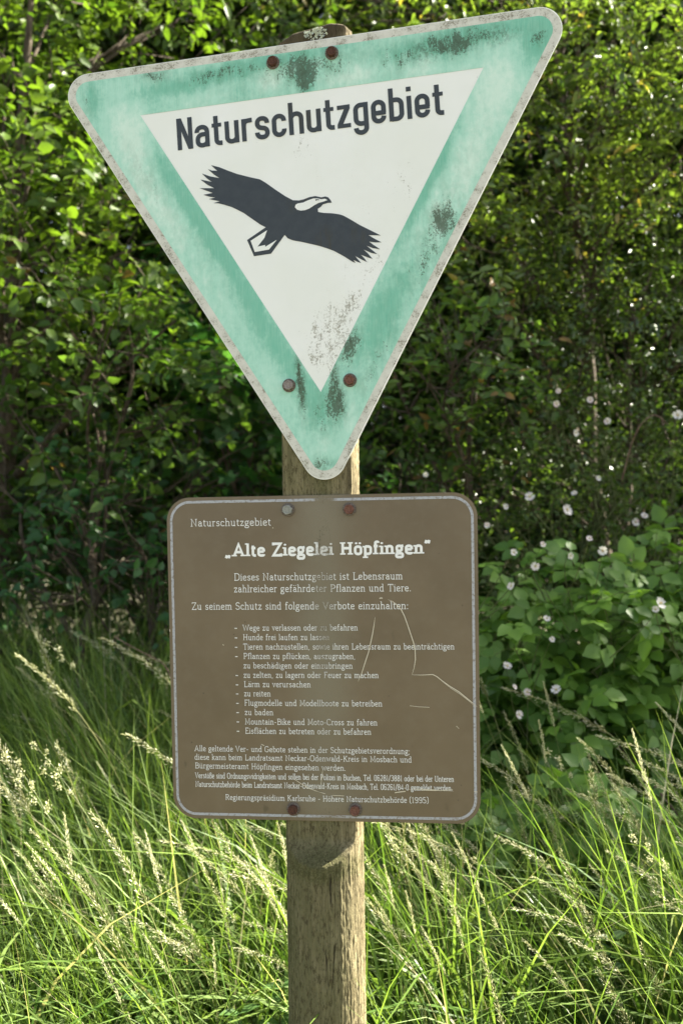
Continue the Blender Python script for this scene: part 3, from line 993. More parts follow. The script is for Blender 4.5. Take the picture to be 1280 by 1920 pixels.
def build_post():
    root = empty("wooden_post")
    root.matrix_world = FRAME
    props(root, "weathered round wooden post with a flat sawn face, carrying both signs in tall grass", "post")
    R, zc = 0.0648, -0.0345
    flat_z = -0.0032
    y_bot, y_top = -1.20, 1.046
    y_cut, y_out = loc(606, 1572)[1], loc(606, 1612)[1] - 0.004
    NT, NY = 320, 720
    V = []
    for j in range(NY + 1):
        y = y_bot + (y_top - y_bot) * j / NY
        ax = 0.0006 + (y - 0.2956) * 0.0078
        for i in range(NT):
            t = 2 * math.pi * i / NT
            cx, cz = math.cos(t), math.sin(t)
            n = mnoise.noise((cx * 5, y * 1.2, cz * 5)) * 0.0009 + mnoise.noise((cx * 22, y * 2.5, cz * 22)) * 0.0011 + mnoise.noise((cx * 15, y * 70, cz * 15)) * 0.0009 + mnoise.noise((cx * 34, y * 120, cz * 34)) * 0.0008
            gro = max(0.0, mnoise.noise((cx * 9 + 7, y * 0.9, cz * 9))) ** 2 * -0.0025
            r = R + n + gro
            # knot swelling low on the right
            k = math.exp(-((cx - 0.55) / 0.35) ** 2 - ((y + 0.50) / 0.05) ** 2) * (1 if cz > 0 else 0)
            r += 0.0022 * k
            x, z = ax + r * cx, zc + r * cz
            lim = flat_z + mnoise.noise((x * 40, y * 6, 3.3)) * 0.0007
            wob = mnoise.noise((x * 35, 0.7, 9.1)) * 0.004
            if y > y_cut + wob:
                z = min(z, lim)
            elif y > y_out:
                f = (y_cut + wob - y) / max(1e-6, y_cut + wob - y_out)
                z = min(z, lim + (zc + R + 0.003 - lim) * f ** 1.6)
            yy = y
            if j == NY:
                yy = y
            dtop = y_top - y
            top_tilt = (x - ax) * 0.16 - 0.010 * max(0, abs(x - ax) / R - 0.55) / 0.45 - 0.006 * max(0.0, -(z - zc) / R)
            if dtop < 0.03:
                yy = y + top_tilt * (1 - dtop / 0.03) + mnoise.noise((x * 60, z * 60, 1.0)) * 0.0015
            V.append((x, yy, z))
    F = []
    for j in range(NY):
        for i in range(NT):
            i2 = (i + 1) % NT
            F.append((j * NT + i, (j + 1) * NT + i, (j + 1) * NT + i2, j * NT + i2))
    # sawn top: rings shrinking to the middle
    last = NY * NT
    base = len(V)
    axt = 0.0006 + (y_top - 0.2956) * 0.0078
    prev = last
    for q in (0.92, 0.6, 0.25):
        st = len(V)
        for i in range(NT):
            x, y, z = V[last + i]
            V.append((axt + (x - axt) * q, y + 0.002 * (1 - q) + (0.004 if q < 0.95 else 0), zc + (z - zc) * q))
        for i in range(NT):
            i2 = (i + 1) % NT
            F.append((prev + i, st + i, st + i2, prev + i2))
        prev = st
    F.append(tuple(prev + i for i in range(NT))[::-1])
    me = bpy.data.meshes.new("shaft")
    me.from_pydata(V, [], F)
    me.polygons.foreach_set("use_smooth", np.ones(len(F), dtype=bool))
    me.update()
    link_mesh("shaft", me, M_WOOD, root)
    # lichen rosette on the face of the top end
    g = Geo()
    cx, cy = loc(592, 66, flat_z)
    for k in range(95):
        a = random.uniform(0, 2 * math.pi)
        rr = 0.017 * math.sqrt(random.random())
        x, y = cx + rr * 1.15 * math.cos(a), cy + rr * 0.62 * math.sin(a) + 0.002
        s = random.uniform(0.0012, 0.0026)
        th = random.uniform(0, 6.28)
        ex, ey = math.cos(th) * s, math.sin(th) * s
        z = flat_z + 0.0012
        g.add([(x - ex, y - ey, z), (x - ey, y + ex, z + 0.003), (x + ex, y + ey, z + 0.0015 + random.random() * 0.002), (x + ey, y - ex, z + 0.001)], [0, 1, 2, 3], [4])
    g.build("lichen", M_LICHEN, root)


build_post()


# ------------------------------------------------------------------ ground
def ground_height(x, y):
    return 0.03 * math.sin(x * 1.3 + 0.5) * math.cos(y * 0.9) + max(0.0, y - 3.0) * 0.03


def build_ground():
    b = NB("meadow_soil")
    co = b.coords("Object")
    n = b.noise(co, 2.2, 6, 0.6)
    n2 = b.noise(co, 30, 5, 0.7)
    c = b.mix(b.ramp(n, 0.35, 0.65), (0.085, 0.082, 0.045), (0.17, 0.155, 0.105))
    c = b.mix(b.ramp(n2, 0.5, 0.75, 0, 0.7), c, (0.075, 0.055, 0.03))
    m = b.principled(c, 0.95, 0, 0.1, b.bump(n2, 0.6, 0.03))
    xs = np.concatenate([-np.geomspace(900, 6, 14), np.linspace(-5, 5, 41), np.geomspace(6, 900, 14)])
    ys = np.concatenate([-np.geomspace(900, 6, 14), np.linspace(-5, 12, 69), np.geomspace(13, 900, 14)])
    V = [(x, y, ground_height(x, y) if abs(x) < 12 and abs(y) < 14 else (0.3 if y > 12 else 0)) for y in ys for x in xs]
    nx = len(xs)
    F = [(j * nx + i, j * nx + i + 1, (j + 1) * nx + i + 1, (j + 1) * nx + i) for j in range(len(ys) - 1) for i in range(nx - 1)]
    me = bpy.data.meshes.new("ground")
    me.from_pydata(V, [], F)
    me.update()
    props(link_mesh("ground", me, m), kind="structure")


build_ground()

# ------------------------------------------------------------------ foliage
LEAF_T = np.array([(0, 0, 0), (0.34, 0, -0.05), (0.70, 0, -0.05), (1.0, 0, -0.12), (0.30, 0.48, 0.06), (0.68, 0.36, 0.03), (0.30, -0.48, 0.06), (0.68, -0.36, 0.03)])
LEAF_F = [(0, 6, 1), (0, 1, 4), (1, 6, 7, 2), (1, 2, 5, 4), (2, 7, 3), (2, 3, 5)]
DIA_T = np.array([(0, 0, 0), (0.5, 0.45, 0.10), (1.0, 0, -0.08), (0.5, -0.45, 0.10)])
DIA_F = [(0, 3, 2), (0, 2, 1)]
_mp = [(0.0, 0.0), (0.10, 0.30), (0.02, 0.62), (0.28, 0.42), (0.38, 0.70), (0.52, 0.66), (0.54, 0.34), (0.72, 0.26), (1.0, 0.0)]
MAPLE_T = np.array([(0.32, 0, -0.03)] + [(x, y, 0.05 * abs(y)) for x, y in _mp] + [(x, -y, 0.05 * abs(y)) for x, y in _mp[-2:0:-1]])
MAPLE_F = [(0, i, i + 1) for i in range(1, len(MAPLE_T) - 1)] + [(0, len(MAPLE_T) - 1, 1)]


def add_leaves(g, pos, axis, normal, length, width, T, F, tint):
    a = unit(axis)
    n = unit(normal - a * np.sum(normal * a, axis=1, keepdims=True))
    b = np.cross(n, a)
    L_, W_ = length[:, None, None], width[:, None, None]
    V = pos[:, None, :] + a[:, None, :] * (T[None, :, 0:1] * L_) + b[:, None, :] * (T[None, :, 1:2] * W_) + n[:, None, :] * (T[None, :, 2:3] * L_)
    flat, sizes = replicate(len(T), F, len(pos))
    g.add(V.reshape(-1, 3), flat, sizes, np.repeat(tint, len(T)))


def twig_leaves(g, wood, lobes, density, twig_len, leaf_len, ratio, per_twig, T=LEAF_T, F=LEAF_F, up=0.5, droop=0.15, spread=0.75, tint=(0.2, 0.7), young=0.0, rng=RNG, twig_r=0.0016, shell=0.45):
    """Twigs growing out through the lobes of a crown, with alternate leaves along each of them."""
    for c, r in lobes:
        c = np.asarray(c, float)
        r = np.asarray(r, float) if np.ndim(r) else np.full(3, float(r))
        n = max(3, int(density * (r.prod() ** (2 / 3))))
        d = unit(rng.normal(size=(n, 3)))
        rad = shell + (1 - shell) * rng.random((n, 1)) ** 0.6
        start = c + d * rad * r * 0.92
        tdir = unit(d * 0.9 + np.array([0, 0, up]) + rng.normal(size=(n, 3)) * 0.55)
        ln = twig_len * rng.uniform(0.55, 1.25, n)
        bend = rng.normal(size=(n, 3)) * 0.18 + np.array([0, 0, -droop])
        s = np.linspace(0, 1, 4)
        P = start[:, None, :] + tdir[:, None, :] * (ln[:, None] * s)[..., None] + bend[:, None, :] * (ln[:, None] * s ** 2)[..., None]
        if wood is not None:
            wood.tubes(P, np.full((n, 1), twig_r) * np.linspace(1.2, 0.5, 4)[None, :], 3, 0.5)
        k = per_twig
        t = (np.arange(k) + 0.7)[None, :] / k + rng.uniform(-0.25, 0.25, (n, k)) / k
        t = np.clip(t, 0.05, 1.0)
        pos = start[:, None, :] + tdir[:, None, :] * (ln[:, None] * t)[..., None] + bend[:, None, :] * (ln[:, None] * t ** 2)[..., None]
        fwd = unit(tdir[:, None, :] + 2 * bend[:, None, :] * t[..., None])
        # leaf plane of the twig: roughly horizontal, tilted towards the light
        pn = unit(rng.normal(size=(n, 3)) * 0.55 + np.array([0, -0.25, 1.0]))
        side = unit(np.cross(pn, tdir))[:, None, :] * np.where(np.arange(k) % 2 == 0, 1, -1)[None, :, None]
        ax = fwd * (1 - spread) + side * spread + rng.normal(size=(n, k, 3)) * 0.22 + np.array([0, 0, -0.12])
        nm = pn[:, None, :] + rng.normal(size=(n, k, 3)) * 0.35
        m = n * k
        ll = (leaf_len * rng.uniform(0.5, 1.2, (n, k)) * (1 - 0.25 * (t > 0.85))).ravel()
        base_t = rng.uniform(tint[0], tint[1], (n, 1)) + rng.normal(size=(n, k)) * 0.12
        base_t = np.clip(base_t, 0, 0.9)
        if young > 0:
            yt = (rng.random((n, 1)) < young) & (t > 0.72)
            base_t = np.where(yt, 1.0, base_t)
        add_leaves(g, pos.reshape(-1, 3), ax.reshape(-1, 3), nm.reshape(-1, 3), ll, ll * ratio * rng.uniform(0.85, 1.1, m), T, F, base_t.ravel())


def limbs(wood, base, lobes, r0, rng=RNG, sway=0.12):
    """Trunk and limbs from the foot of the plant to each lobe."""
    base = np.asarray(base, float)
    zs = sorted(float(c[2]) for c, r in lobes)
    top = zs[len(zs) * 3 // 4]
    cen = np.mean([c for c, r in lobes], axis=0)
    fork = []
    m = 9
    s = np.linspace(0, 1, m)
    tip = np.array([base[0] * 0.4 + cen[0] * 0.6, base[1] * 0.5 + cen[1] * 0.5, max(top, base[2] + 0.4)])
    P = base + (tip - base) * s[:, None]
    P[1:-1] += rng.normal(size=(m - 2, 3)) * np.array([1, 1, 0.2]) * sway * 0.35
    R_ = r0 * (1 - 0.8 * s)
    wood.tubes(P[None], R_[None], 7, 0.5)
    for c, r in lobes:
        c = np.asarray(c, float)
        i = int(np.clip(np.searchsorted(P[:, 2], c[2] - 0.5) - 1, 0, m - 2))
        a = P[i]
        mid = (a + c) / 2 + rng.normal(size=3) * sway + np.array([0, 0, 0.08])
        q = np.linspace(0, 1, 7)[:, None]
        Q = a * (1 - q) ** 2 + mid * 2 * q * (1 - q) + c * q ** 2
        rr = np.linspace(R_[i] * 0.6, 0.004, 7)
        wood.tubes(Q[None], rr[None], 5, 0.5)
        rm = float(np.mean(r))
        for k in range(5):
            e = c + unit(rng.normal(size=3)) * rm * 0.8
            q = np.linspace(0, 1, 5)[:, None]
            st = Q[4]
            B = st * (1 - q) + e * q + np.sin(q * math.pi) * rng.normal(size=3) * 0.05
            wood.tubes(B[None], np.linspace(0.006, 0.002, 5)[None] * (0.6 + rm), 4, 0.5)


def bark_material(name, a, c2):
    b = NB(name)
    n = b.noise(b.coords(scale=(1, 1, 0.25)), 60, 5, 0.65)
    return b.principled(b.mix(b.ramp(n, 0.35, 0.7), a, c2), 0.9, 0, 0.15, b.bump(n, 0.6, 0.01))


M_BARK = bark_material("grey_brown_bark", (0.05, 0.038, 0.026), (0.13, 0.105, 0.075))
M_GREENSTEM = bark_material("green_cane", (0.07, 0.09, 0.03), (0.13, 0.14, 0.06))
M_CANE = bark_material("dead_cane", (0.10, 0.06, 0.045), (0.22, 0.16, 0.12))
M_LEAF_ELM = leaf_material("elm_leaf", (0.045, 0.095, 0.012), (0.125, 0.195, 0.022), (0.17, 0.15, 0.035))
M_LEAF_MAPLE = leaf_material("maple_leaf", (0.030, 0.090, 0.024), (0.062, 0.150, 0.038))
M_LEAF_HORN = leaf_material("hornbeam_leaf", (0.048, 0.102, 0.017), (0.118, 0.195, 0.036), (0.19, 0.125, 0.045))
M_LEAF_WILLOW = leaf_material("willow_leaf", (0.060, 0.110, 0.018), (0.175, 0.240, 0.045), (0.32, 0.26, 0.06), gloss=0.045, rough=0.36)
M_LEAF_FINE = leaf_material("privet_leaf", (0.050, 0.095, 0.016), (0.110, 0.175, 0.030), gloss=0.05, rough=0.32)
M_LEAF_ROSE = leaf_material("rose_leaf", (0.042, 0.085, 0.016), (0.100, 0.155, 0.032))
M_LEAF_BRAMBLE = leaf_material("bramble_leaf", (0.080, 0.170, 0.026), (0.170, 0.295, 0.052), gloss=0.025)
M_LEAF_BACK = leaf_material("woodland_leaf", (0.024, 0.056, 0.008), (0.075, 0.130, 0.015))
M_LEAF_NETTLE = leaf_material("nettle_leaf", (0.05, 0.11, 0.025), (0.10, 0.19, 0.05))


def plant(name, label, cat, base, lobes, mat, leaf, r0=0.03, group=None, bark=M_BARK, crown="crown", stem="trunk", **kw):
    root = empty(name, base)
    props(root, label, cat, group)
    g, w = Geo(), Geo()
    limbs(w, base, lobes, r0)
    twig_leaves(g, w, lobes, leaf_len=leaf, **kw)
    inv = Matrix.Translation(-Vector(base))
    for o in (g.build(crown, mat, root), w.build(stem, bark, root)):
        o.matrix_parent_inverse = inv
    return root


def lob(*items):
    """(px, py, depth, radius) -> lobes in the world."""
    return [(at(px, py, d), r) for px, py, d, r in items]


def fill(x0, x1, y0, y1, d0, d1, n, r0, r1, seed):
    """Lobes spread evenly (jittered grid) over a region of the view, at varying distance."""
    rg = np.random.default_rng(seed)
    k = max(1, int(round(math.sqrt(n * (x1 - x0) / max(1, (y1 - y0))))))
    m = max(1, int(round(n / k)))
    out = []
    for i in range(k):
        for j in range(m):
            px = x0 + (x1 - x0) * (i + rg.random()) / k
            py = y0 + (y1 - y0) * (j + rg.random()) / m
            out.append((at(px, py, rg.uniform(d0, d1)), rg.uniform(r0, r1)))
    return out


# woodland behind the hedge: eight trees, each with its own crown
BT = [(-260, 160, "dark woodland tree standing far left behind the elm", 6.4, 7.6), (110, 470, "tall woodland tree behind the upper left edge of the triangle", 7.0, 8.4),
      (420, 760, "woodland tree rising behind the top of the wooden post", 6.6, 7.8), (720, 1040, "woodland tree behind the right corner of the triangle", 6.8, 8.2), (1000, 1330, "woodland tree behind the privet on the right", 6.4, 7.6), (1300, 1640, "woodland tree beyond the right edge behind the willow", 6.4, 7.6)]
for k, (x0, x1, lab, d0, d1) in enumerate(BT):
    mid = at((x0 + x1) / 2, 1000, (d0 + d1) / 2)
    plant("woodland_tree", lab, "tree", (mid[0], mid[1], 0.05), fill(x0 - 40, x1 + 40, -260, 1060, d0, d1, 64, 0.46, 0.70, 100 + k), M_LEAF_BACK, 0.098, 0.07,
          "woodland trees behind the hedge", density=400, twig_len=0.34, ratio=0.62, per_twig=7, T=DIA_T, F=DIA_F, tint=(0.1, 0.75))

# left hand elm with sunlit sprays
lobes = lob((60, 330, 4.1, .34), (20, 140, 4.5, .42), (190, 90, 4.6, .42), (330, 40, 4.9, .4), (110, 440, 3.9, .34), (40, 560, 4.2, .36), (230, 330, 4.5, .36), (170, 560, 3.9, .34), (250, 470, 4.2, .32), (-120, 300, 4.2, .45), (-140, 650, 4.3, .45), (330, 600, 3.8, .26), (440, 90, 5.0, .36), (90, 230, 4.3, .30), (-80, -60, 4.6, .5), (160, -80, 4.8, .5))
plant("elm_tree", "broad leaved elm with sunlit leaf sprays at the left of the triangle", "tree", (-1.75, 2.9, 0.0), lobes, M_LEAF_ELM, 0.070, 0.07,
      density=340, twig_len=0.27, ratio=0.60, per_twig=8, tint=(0.25, 0.8), young=0.02)
# lower left hazel shade bush
lobes = lob((120, 700, 3.9, .30), (250, 700, 3.7, .26), (40, 780, 4.1, .32), (190, 830, 3.9, .30), (330, 760, 4.0, .28), (300, 900, 4.2, .26), (90, 920, 4.3, .28), (-90, 830, 4.2, .4), (430, 850, 4.3, .25), (210, 610, 3.6, .22))
plant("hazel_bush", "shaded hazel bush with larger leaves beside the brown board's upper left", "bush", (-1.15, 2.55, 0.0), lobes, M_LEAF_HORN, 0.066, 0.035,
      density=320, twig_len=0.26, ratio=0.66, per_twig=6, tint=(0.15, 0.6), young=0.10)
# maple sapling in the shade behind the signs
lobes = lob((400, 620, 4.4, .26), (470, 740, 4.3, .28), (380, 770, 4.5, .26), (500, 860, 4.4, .24), (420, 680, 4.2, .20), (560, 800, 4.6, .26), (350, 520, 4.7, .26))
plant("maple_sapling", "dark green maple sapling with lobed leaves behind the triangle's lower left edge", "tree", (-0.50, 3.0, 0.0), lobes, M_LEAF_MAPLE, 0.105, 0.028,
      density=210, twig_len=0.22, ratio=0.95, per_twig=5, T=MAPLE_T, F=MAPLE_F, tint=(0.1, 0.8), up=0.2)
# hornbeam with reddish young tips, right of the triangle's point
lobes = lob((880, 660, 3.7, .24), (800, 760, 3.8, .26), (930, 640, 3.6, .18), (760, 860, 4.0, .25), (880, 800, 3.9, .26), (740, 700, 4.2, .24), (820, 600, 4.0, .24), (960, 760, 4.0, .24), (700, 900, 4.1, .2), (850, 900, 4.0, .22))
plant("hornbeam_bush", "hornbeam bush with reddish young leaf tips beside the triangle's right edge", "bush", (0.55, 2.6, 0.0), lobes, M_LEAF_HORN, 0.056, 0.03,
      density=420, twig_len=0.24, ratio=0.58, per_twig=7, tint=(0.15, 0.7), young=0.25)
# willow with sunlit narrow leaves at the upper right
lobes = lob((1110, 60, 4.0, .40), (1000, -60, 4.3, .4), (1150, 220, 4.1, .34), (1040, 300, 4.3, .34), (1230, 90, 4.2, .4), (1250, 300, 4.3, .36), (930, 380, 4.6, .32), (1120, 400, 4.4, .32), (860, -20, 4.8, .4), (720, 20, 5.2, .4), (600, -10, 5.4, .4), (1380, 200, 4.3, .5), (1180, -120, 4.4, .5), (960, 470, 4.3, .28), (900, 520, 4.2, .26))
plant("willow_tree", "tall willow with shiny narrow leaves catching sun at the triangle's right corner", "tree", (1.35, 3.1, 0.0), lobes, M_LEAF_WILLOW, 0.062, 0.06,
      density=560, twig_len=0.30, ratio=0.40, per_twig=10, tint=(0.2, 0.85), young=0.10)
# fine leaved privet in shade
lobes = lob((1230, 480, 4.2, .32), (1120, 540, 4.3, .3), (1030, 580, 4.4, .28), (1200, 650, 4.2, .3), (1090, 690, 4.3, .28), (1300, 620, 4.2, .35), (1280, 780, 4.2, .3), (1010, 720, 4.4, .26), (1150, 820, 4.3, .28), (1010, 840, 4.4, .26), (1400, 480, 4.3, .4), (920, 900, 4.5, .26), (1100, 900, 4.4, .26), (1420, 800, 4.3, .4))
plant("privet_bush", "dense dark privet bush with tiny leaves on the right behind the roses", "bush", (1.5, 2.95, 0.0), lobes, M_LEAF_FINE, 0.034, 0.035,
      twig_r=0.0010, density=850, twig_len=0.22, ratio=0.58, per_twig=11, T=DIA_T, F=DIA_F, tint=(0.1, 0.8))
# hedge trees beyond the right side of the frame: they throw the shade the photograph shows
for k, (x, y, z0, h, lab) in enumerate(((3.9, 3.1, 0, 5.0, "leafy hedge tree just beyond the willow to the right"), (5.3, 3.2, 0, 5.5, "middle hedge tree of the row to the right"), (6.7, 3.3, 0, 5.8, "outermost hedge tree on the right"))):
    rg = np.random.default_rng(60 + k)
    lobes = [(np.array([x + rg.uniform(-.75, .75), y + rg.uniform(-.5, .5), z]), 0.60) for z in np.linspace(0.5, h, 24)]
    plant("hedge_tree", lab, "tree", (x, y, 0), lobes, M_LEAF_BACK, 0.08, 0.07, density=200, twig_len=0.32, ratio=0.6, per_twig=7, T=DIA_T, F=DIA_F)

# wild rose with its flowers
M_PETAL = leaf_material("rose_petal", (0.70, 0.67, 0.61), (0.70, 0.42, 0.46), trans=0.3, gloss=0.02, warm=(1, 0.98, 0.95))
M_STAMEN = NB("yellow_stamens").principled((0.55, 0.40, 0.08), 0.7, 0, 0.2)
base = (1.25, 2.35, 0.0)
lobes = lob((1000, 960, 3.75, .22), (1100, 960, 3.8, .24), (1200, 930, 3.8, .24), (950, 1060, 3.7, .20), (1060, 1080, 3.7, .22), (1180, 1060, 3.7, .22), (1260, 840, 3.9, .24), (1120, 840, 3.9, .22), (1040, 780, 4.0, .2), (920, 970, 3.8, .18), (1300, 1000, 3.8, .28), (960, 1180, 3.6, .2))
rose = plant("wild_rose_bush", "wild rose bush with small leaves and pale pink open flowers right of the board", "bush", base, lobes, M_LEAF_ROSE, 0.030, 0.02, bark=M_GREENSTEM,
             crown="foliage", stem="stems", density=700, twig_len=0.24, ratio=0.60, per_twig=10, T=LEAF_T, F=LEAF_F, tint=(0.1, 0.8))


def rose_flower(px, py, depth, size, pink, seed):
    rg = np.random.default_rng(seed)
    p = at(px, py, depth)
    face = unit(np.array([rg.normal() * 0.45, -1.0, 0.45 + rg.normal() * 0.35]))
    q = np.linspace(0, 1, 7)[:, None]
    e = p + np.array([rg.normal() * 0.10, 0.16, -0.22])
    m_ = p - face * 0.05 + np.array([0, 0.02, -0.03])
    stalk = Geo()
    stalk.tubes(((p - face * 0.002) * (1 - q) ** 2 + m_ * 2 * q * (1 - q) + e * q ** 2)[None], np.linspace(0.0008, 0.0018, 7)[None], 4, 0.5)
    a = unit(np.cross(face, np.array([0.0, 0, 1])))
    b_ = np.cross(a, face)
    r = size / 2
    g = Geo()
    ph = rg.random() * 6.28
    for k in range(5):
        t = ph + k * 2 * math.pi / 5 + rg.normal() * 0.08
        er, et = a * math.cos(t) + b_ * math.sin(t), -a * math.sin(t) + b_ * math.cos(t)
        cup = rg.uniform(0.15, 0.45)
        pts = [(0.08, 0, 0), (0.55, 0.40, cup * 0.45), (0.98, 0.38, cup), (0.90, 0.0, cup * 0.8), (0.98, -0.38, cup), (0.55, -0.40, cup * 0.45), (0.55, 0, cup * 0.25)]
        V = [p + er * r * x + et * r * y + face * r * z for x, y, z in pts]
        g.add(V, [0, 6, 1, 1, 6, 3, 2, 6, 5, 4, 3, 0, 5, 6], [3, 4, 4, 3], np.clip(pink + rg.normal() * 0.08, 0, 0.9))
    o = g.build("flower", M_PETAL, rose)
    o.matrix_parent_inverse = Matrix.Translation(-Vector(base))
    c = Geo()
    for k in range(14):
        t = rg.random() * 6.28
        q = r * 0.24 * math.sqrt(rg.random())
        e = p + (a * math.cos(t) + b_ * math.sin(t)) * q + face * r * rg.uniform(0.10, 0.30)
        s = r * 0.07
        c.add([e - a * s, e + b_ * s, e + a * s, e - b_ * s, e + face * s * 1.5], [0, 1, 4, 1, 2, 4, 2, 3, 4, 3, 0, 4], [3, 3, 3, 3])
    c.build("stamens", M_STAMEN, o)
    stalk.build("flower_stalk", M_GREENSTEM, o)


FL = [(1046, 733, .02, .7), (1042, 757, .024, .75), (1105, 750, .025, .6), (1270, 778, .036, .1), (1138, 790, .026, .6), (1078, 812, .026, .05), (798, 890, .020, .1), (992, 932, .036, .15), (1062, 957, .042, .05),
      (1076, 925, .022, .2), (1121, 897, .02, .2), (1207, 967, .026, .45), (1190, 979, .030, .5), (1104, 1010, .024, .5), (1129, 1033, .034, .1), (962, 1036, .026, .05), (958, 1099, .030, .4), (1003, 1062, .032, .3),
      (1017, 1021, .022, .6), (1068, 1042, .026, .15), (1236, 1132, .046, .05), (1228, 1143, .026, .2), (1024, 1160, .026, .15), (950, 1249, .034, .3), (1042, 1294, .038, .03), (988, 1298, .028, .6), (972, 1340, .032, .6),
      (912, 985, .022, .5), (1034, 1199, .022, .2), (947, 950, .022, .2), (964, 1288, .020, .5)]
for k, (px, py, s, pk) in enumerate(FL):
    d = 3.42 if py < 1000 else 2.72
    rose_flower(px, py, d, s * 1.08 * d / 3.42, pk * 0.38, 300 + k)


# brambles
def bramble(label, foot, canes, seed, group="brambles below the wild rose"):
    """Arching canes carrying leaves of three to five toothed leaflets."""
    rg = np.random.default_rng(seed)
    root = empty("bramble", foot)
    props(root, label, "bramble", group)
    g, w = Geo(), Geo()
    foot = np.array(foot, float)
    pos, ax, nm, ln, tn = [], [], [], [], []
    for tipx, tipy, d in canes:
        tip = at(tipx, tipy, d)
        mid = (foot + tip) / 2 + np.array([rg.normal() * 0.08, 0.10 + rg.normal() * 0.06, 0.25])
        q = np.linspace(0, 1, 12)[:, None]
        Q = foot * (1 - q) ** 2 + mid * 2 * q * (1 - q) + tip * q ** 2
        w.tubes(Q[None], np.linspace(0.0045, 0.0018, 12)[None], 5, 0.5)
        fwd = unit(np.gradient(Q, axis=0))
        L_ = np.linalg.norm(np.diff(Q, axis=0), axis=1).sum()
        for j in range(int(L_ / 0.046)):
            t = rg.uniform(0.22, 1.0)
            i = min(11, int(t * 11))
            p0 = Q[i] + (Q[min(11, i + 1)] - Q[i]) * (t * 11 - i)
            out = unit(rg.normal(size=3) + np.array([0, -0.75, 0.55]))
            p1 = p0 + out * rg.uniform(0.05, 0.12) + np.array([0, 0, -0.01])
            w.tubes(np.stack([p0, (p0 + p1) / 2 + np.array([0, 0, .008]), p1])[None], np.array([[.0013, .0011, .0009]]), 3, 0.5)
            nrm = unit(np.array([0, -0.45, 1.0]) + rg.normal(size=3) * 0.38)
            a0 = unit(out - nrm * np.dot(out, nrm))
            sd = np.cross(nrm, a0)
            s = rg.uniform(0.040, 0.080)
            tt = rg.uniform(0.1, 0.85)
            for ang, k, sl in ((0, 1.0, 0.35), (1.15, 0.85, 0.05), (-1.15, 0.85, 0.05)) if rg.random() < 0.6 else ((0, 1.0, 0.4), (0.85, 0.9, 0.15), (-0.85, 0.9, 0.15), (1.8, 0.7, 0.0), (-1.8, 0.7, 0.0)):
                dirv = a0 * math.cos(ang) + sd * math.sin(ang)
                pos.append(p1 + dirv * s * sl)
                ax.append(dirv + nrm * -0.12 + rg.normal(size=3) * 0.06)
                nm.append(nrm + rg.normal(size=3) * 0.15)
                ln.append(s * k)
                tn.append(tt + rg.normal() * 0.06)
    ln = np.array(ln)
    add_leaves(g, np.array(pos), np.array(ax), np.array(nm), ln, ln * 0.80, LEAF_T, LEAF_F, np.clip(np.array(tn), 0, 0.9))
    inv = Matrix.Translation(-Vector(foot))
    for o in (g.build("foliage", M_LEAF_BRAMBLE, root), w.build("stems", M_GREENSTEM, root)):
        o.matrix_parent_inverse = inv


def canes(x0, x1, y0, y1, d0, d1, n, seed):
    rg = np.random.default_rng(seed)
    return [(rg.uniform(x0, x1), y0 + (y1 - y0) * rg.random() ** 0.65, rg.uniform(d0, d1)) for _ in range(n)]


bramble("bramble with broad fresh leaves close to the board's right edge", (0.62, 1.9, 0), canes(870, 1030, 1060, 1480, 2.85, 3.4, 38, 1), 21)
bramble("bramble in the middle of the thicket under the wild rose", (1.0, 1.85, 0), canes(960, 1160, 1010, 1460, 2.8, 3.4, 46, 2), 22)
bramble("tall upright bramble shoot standing highest at the right edge", (1.35, 1.9, 0), canes(1120, 1300, 940, 1430, 2.9, 3.45, 46, 3), 23)
bramble("low bramble half hidden in grass at the lower right", (0.8, 1.2, 0), canes(830, 1290, 1440, 1700, 2.3, 2.9, 44, 4), 24)
bramble("bramble beyond the right edge of the thicket", (2.0, 2.0, 0), canes(1290, 1560, 1040, 1500, 3.0, 3.5, 36, 5), 25)

# dark plants under the trees at the left
lobes = lob((60, 1000, 4.3, .2), (180, 980, 4.4, .2), (290, 1010, 4.3, .2), (-80, 980, 4.3, .26), (420, 960, 4.5, .22), (130, 1080, 4.1, .18), (260, 1110, 4.0, .2), (20, 1120, 4.0, .2), (380, 1060, 4.2, .2), (540, 960, 4.5, .22), (640, 940, 4.5, .22), (760, 960, 4.4, .22), (130, 960, 3.7, .16), (240, 1000, 3.65, .16), (60, 1060, 3.6, .16), (330, 1080, 3.7, .15), (180, 900, 3.9, .18))
plant("ivy_undergrowth", "dark leafy undergrowth in deep shade below the hazel, left of the brown board", "undergrowth", (-0.9, 2.7, 0.0), lobes, M_LEAF_MAPLE, 0.055, 0.012,
      density=420, twig_len=0.2, ratio=0.75, per_twig=6, tint=(0.0, 0.6))


for k, (x0, x1, lab) in enumerate(((-420, 60, "dark woodland bush on the forest floor at the far left"), (60, 480, "dark woodland bush closing the gap under the elm"), (480, 900, "dark woodland bush hidden behind the brown board"), (880, 1260, "dark woodland bush low behind the wild rose"), (1240, 1700, "dark woodland bush past the right edge"))):
    mid = at((x0 + x1) / 2, 1000, 5.6)
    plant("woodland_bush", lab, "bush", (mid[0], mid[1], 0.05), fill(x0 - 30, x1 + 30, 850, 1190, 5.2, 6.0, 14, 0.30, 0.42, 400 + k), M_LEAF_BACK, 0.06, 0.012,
          "bushes on the woodland floor", density=420, twig_len=0.22, ratio=0.65, per_twig=7, T=DIA_T, F=DIA_F, tint=(0.0, 0.5))


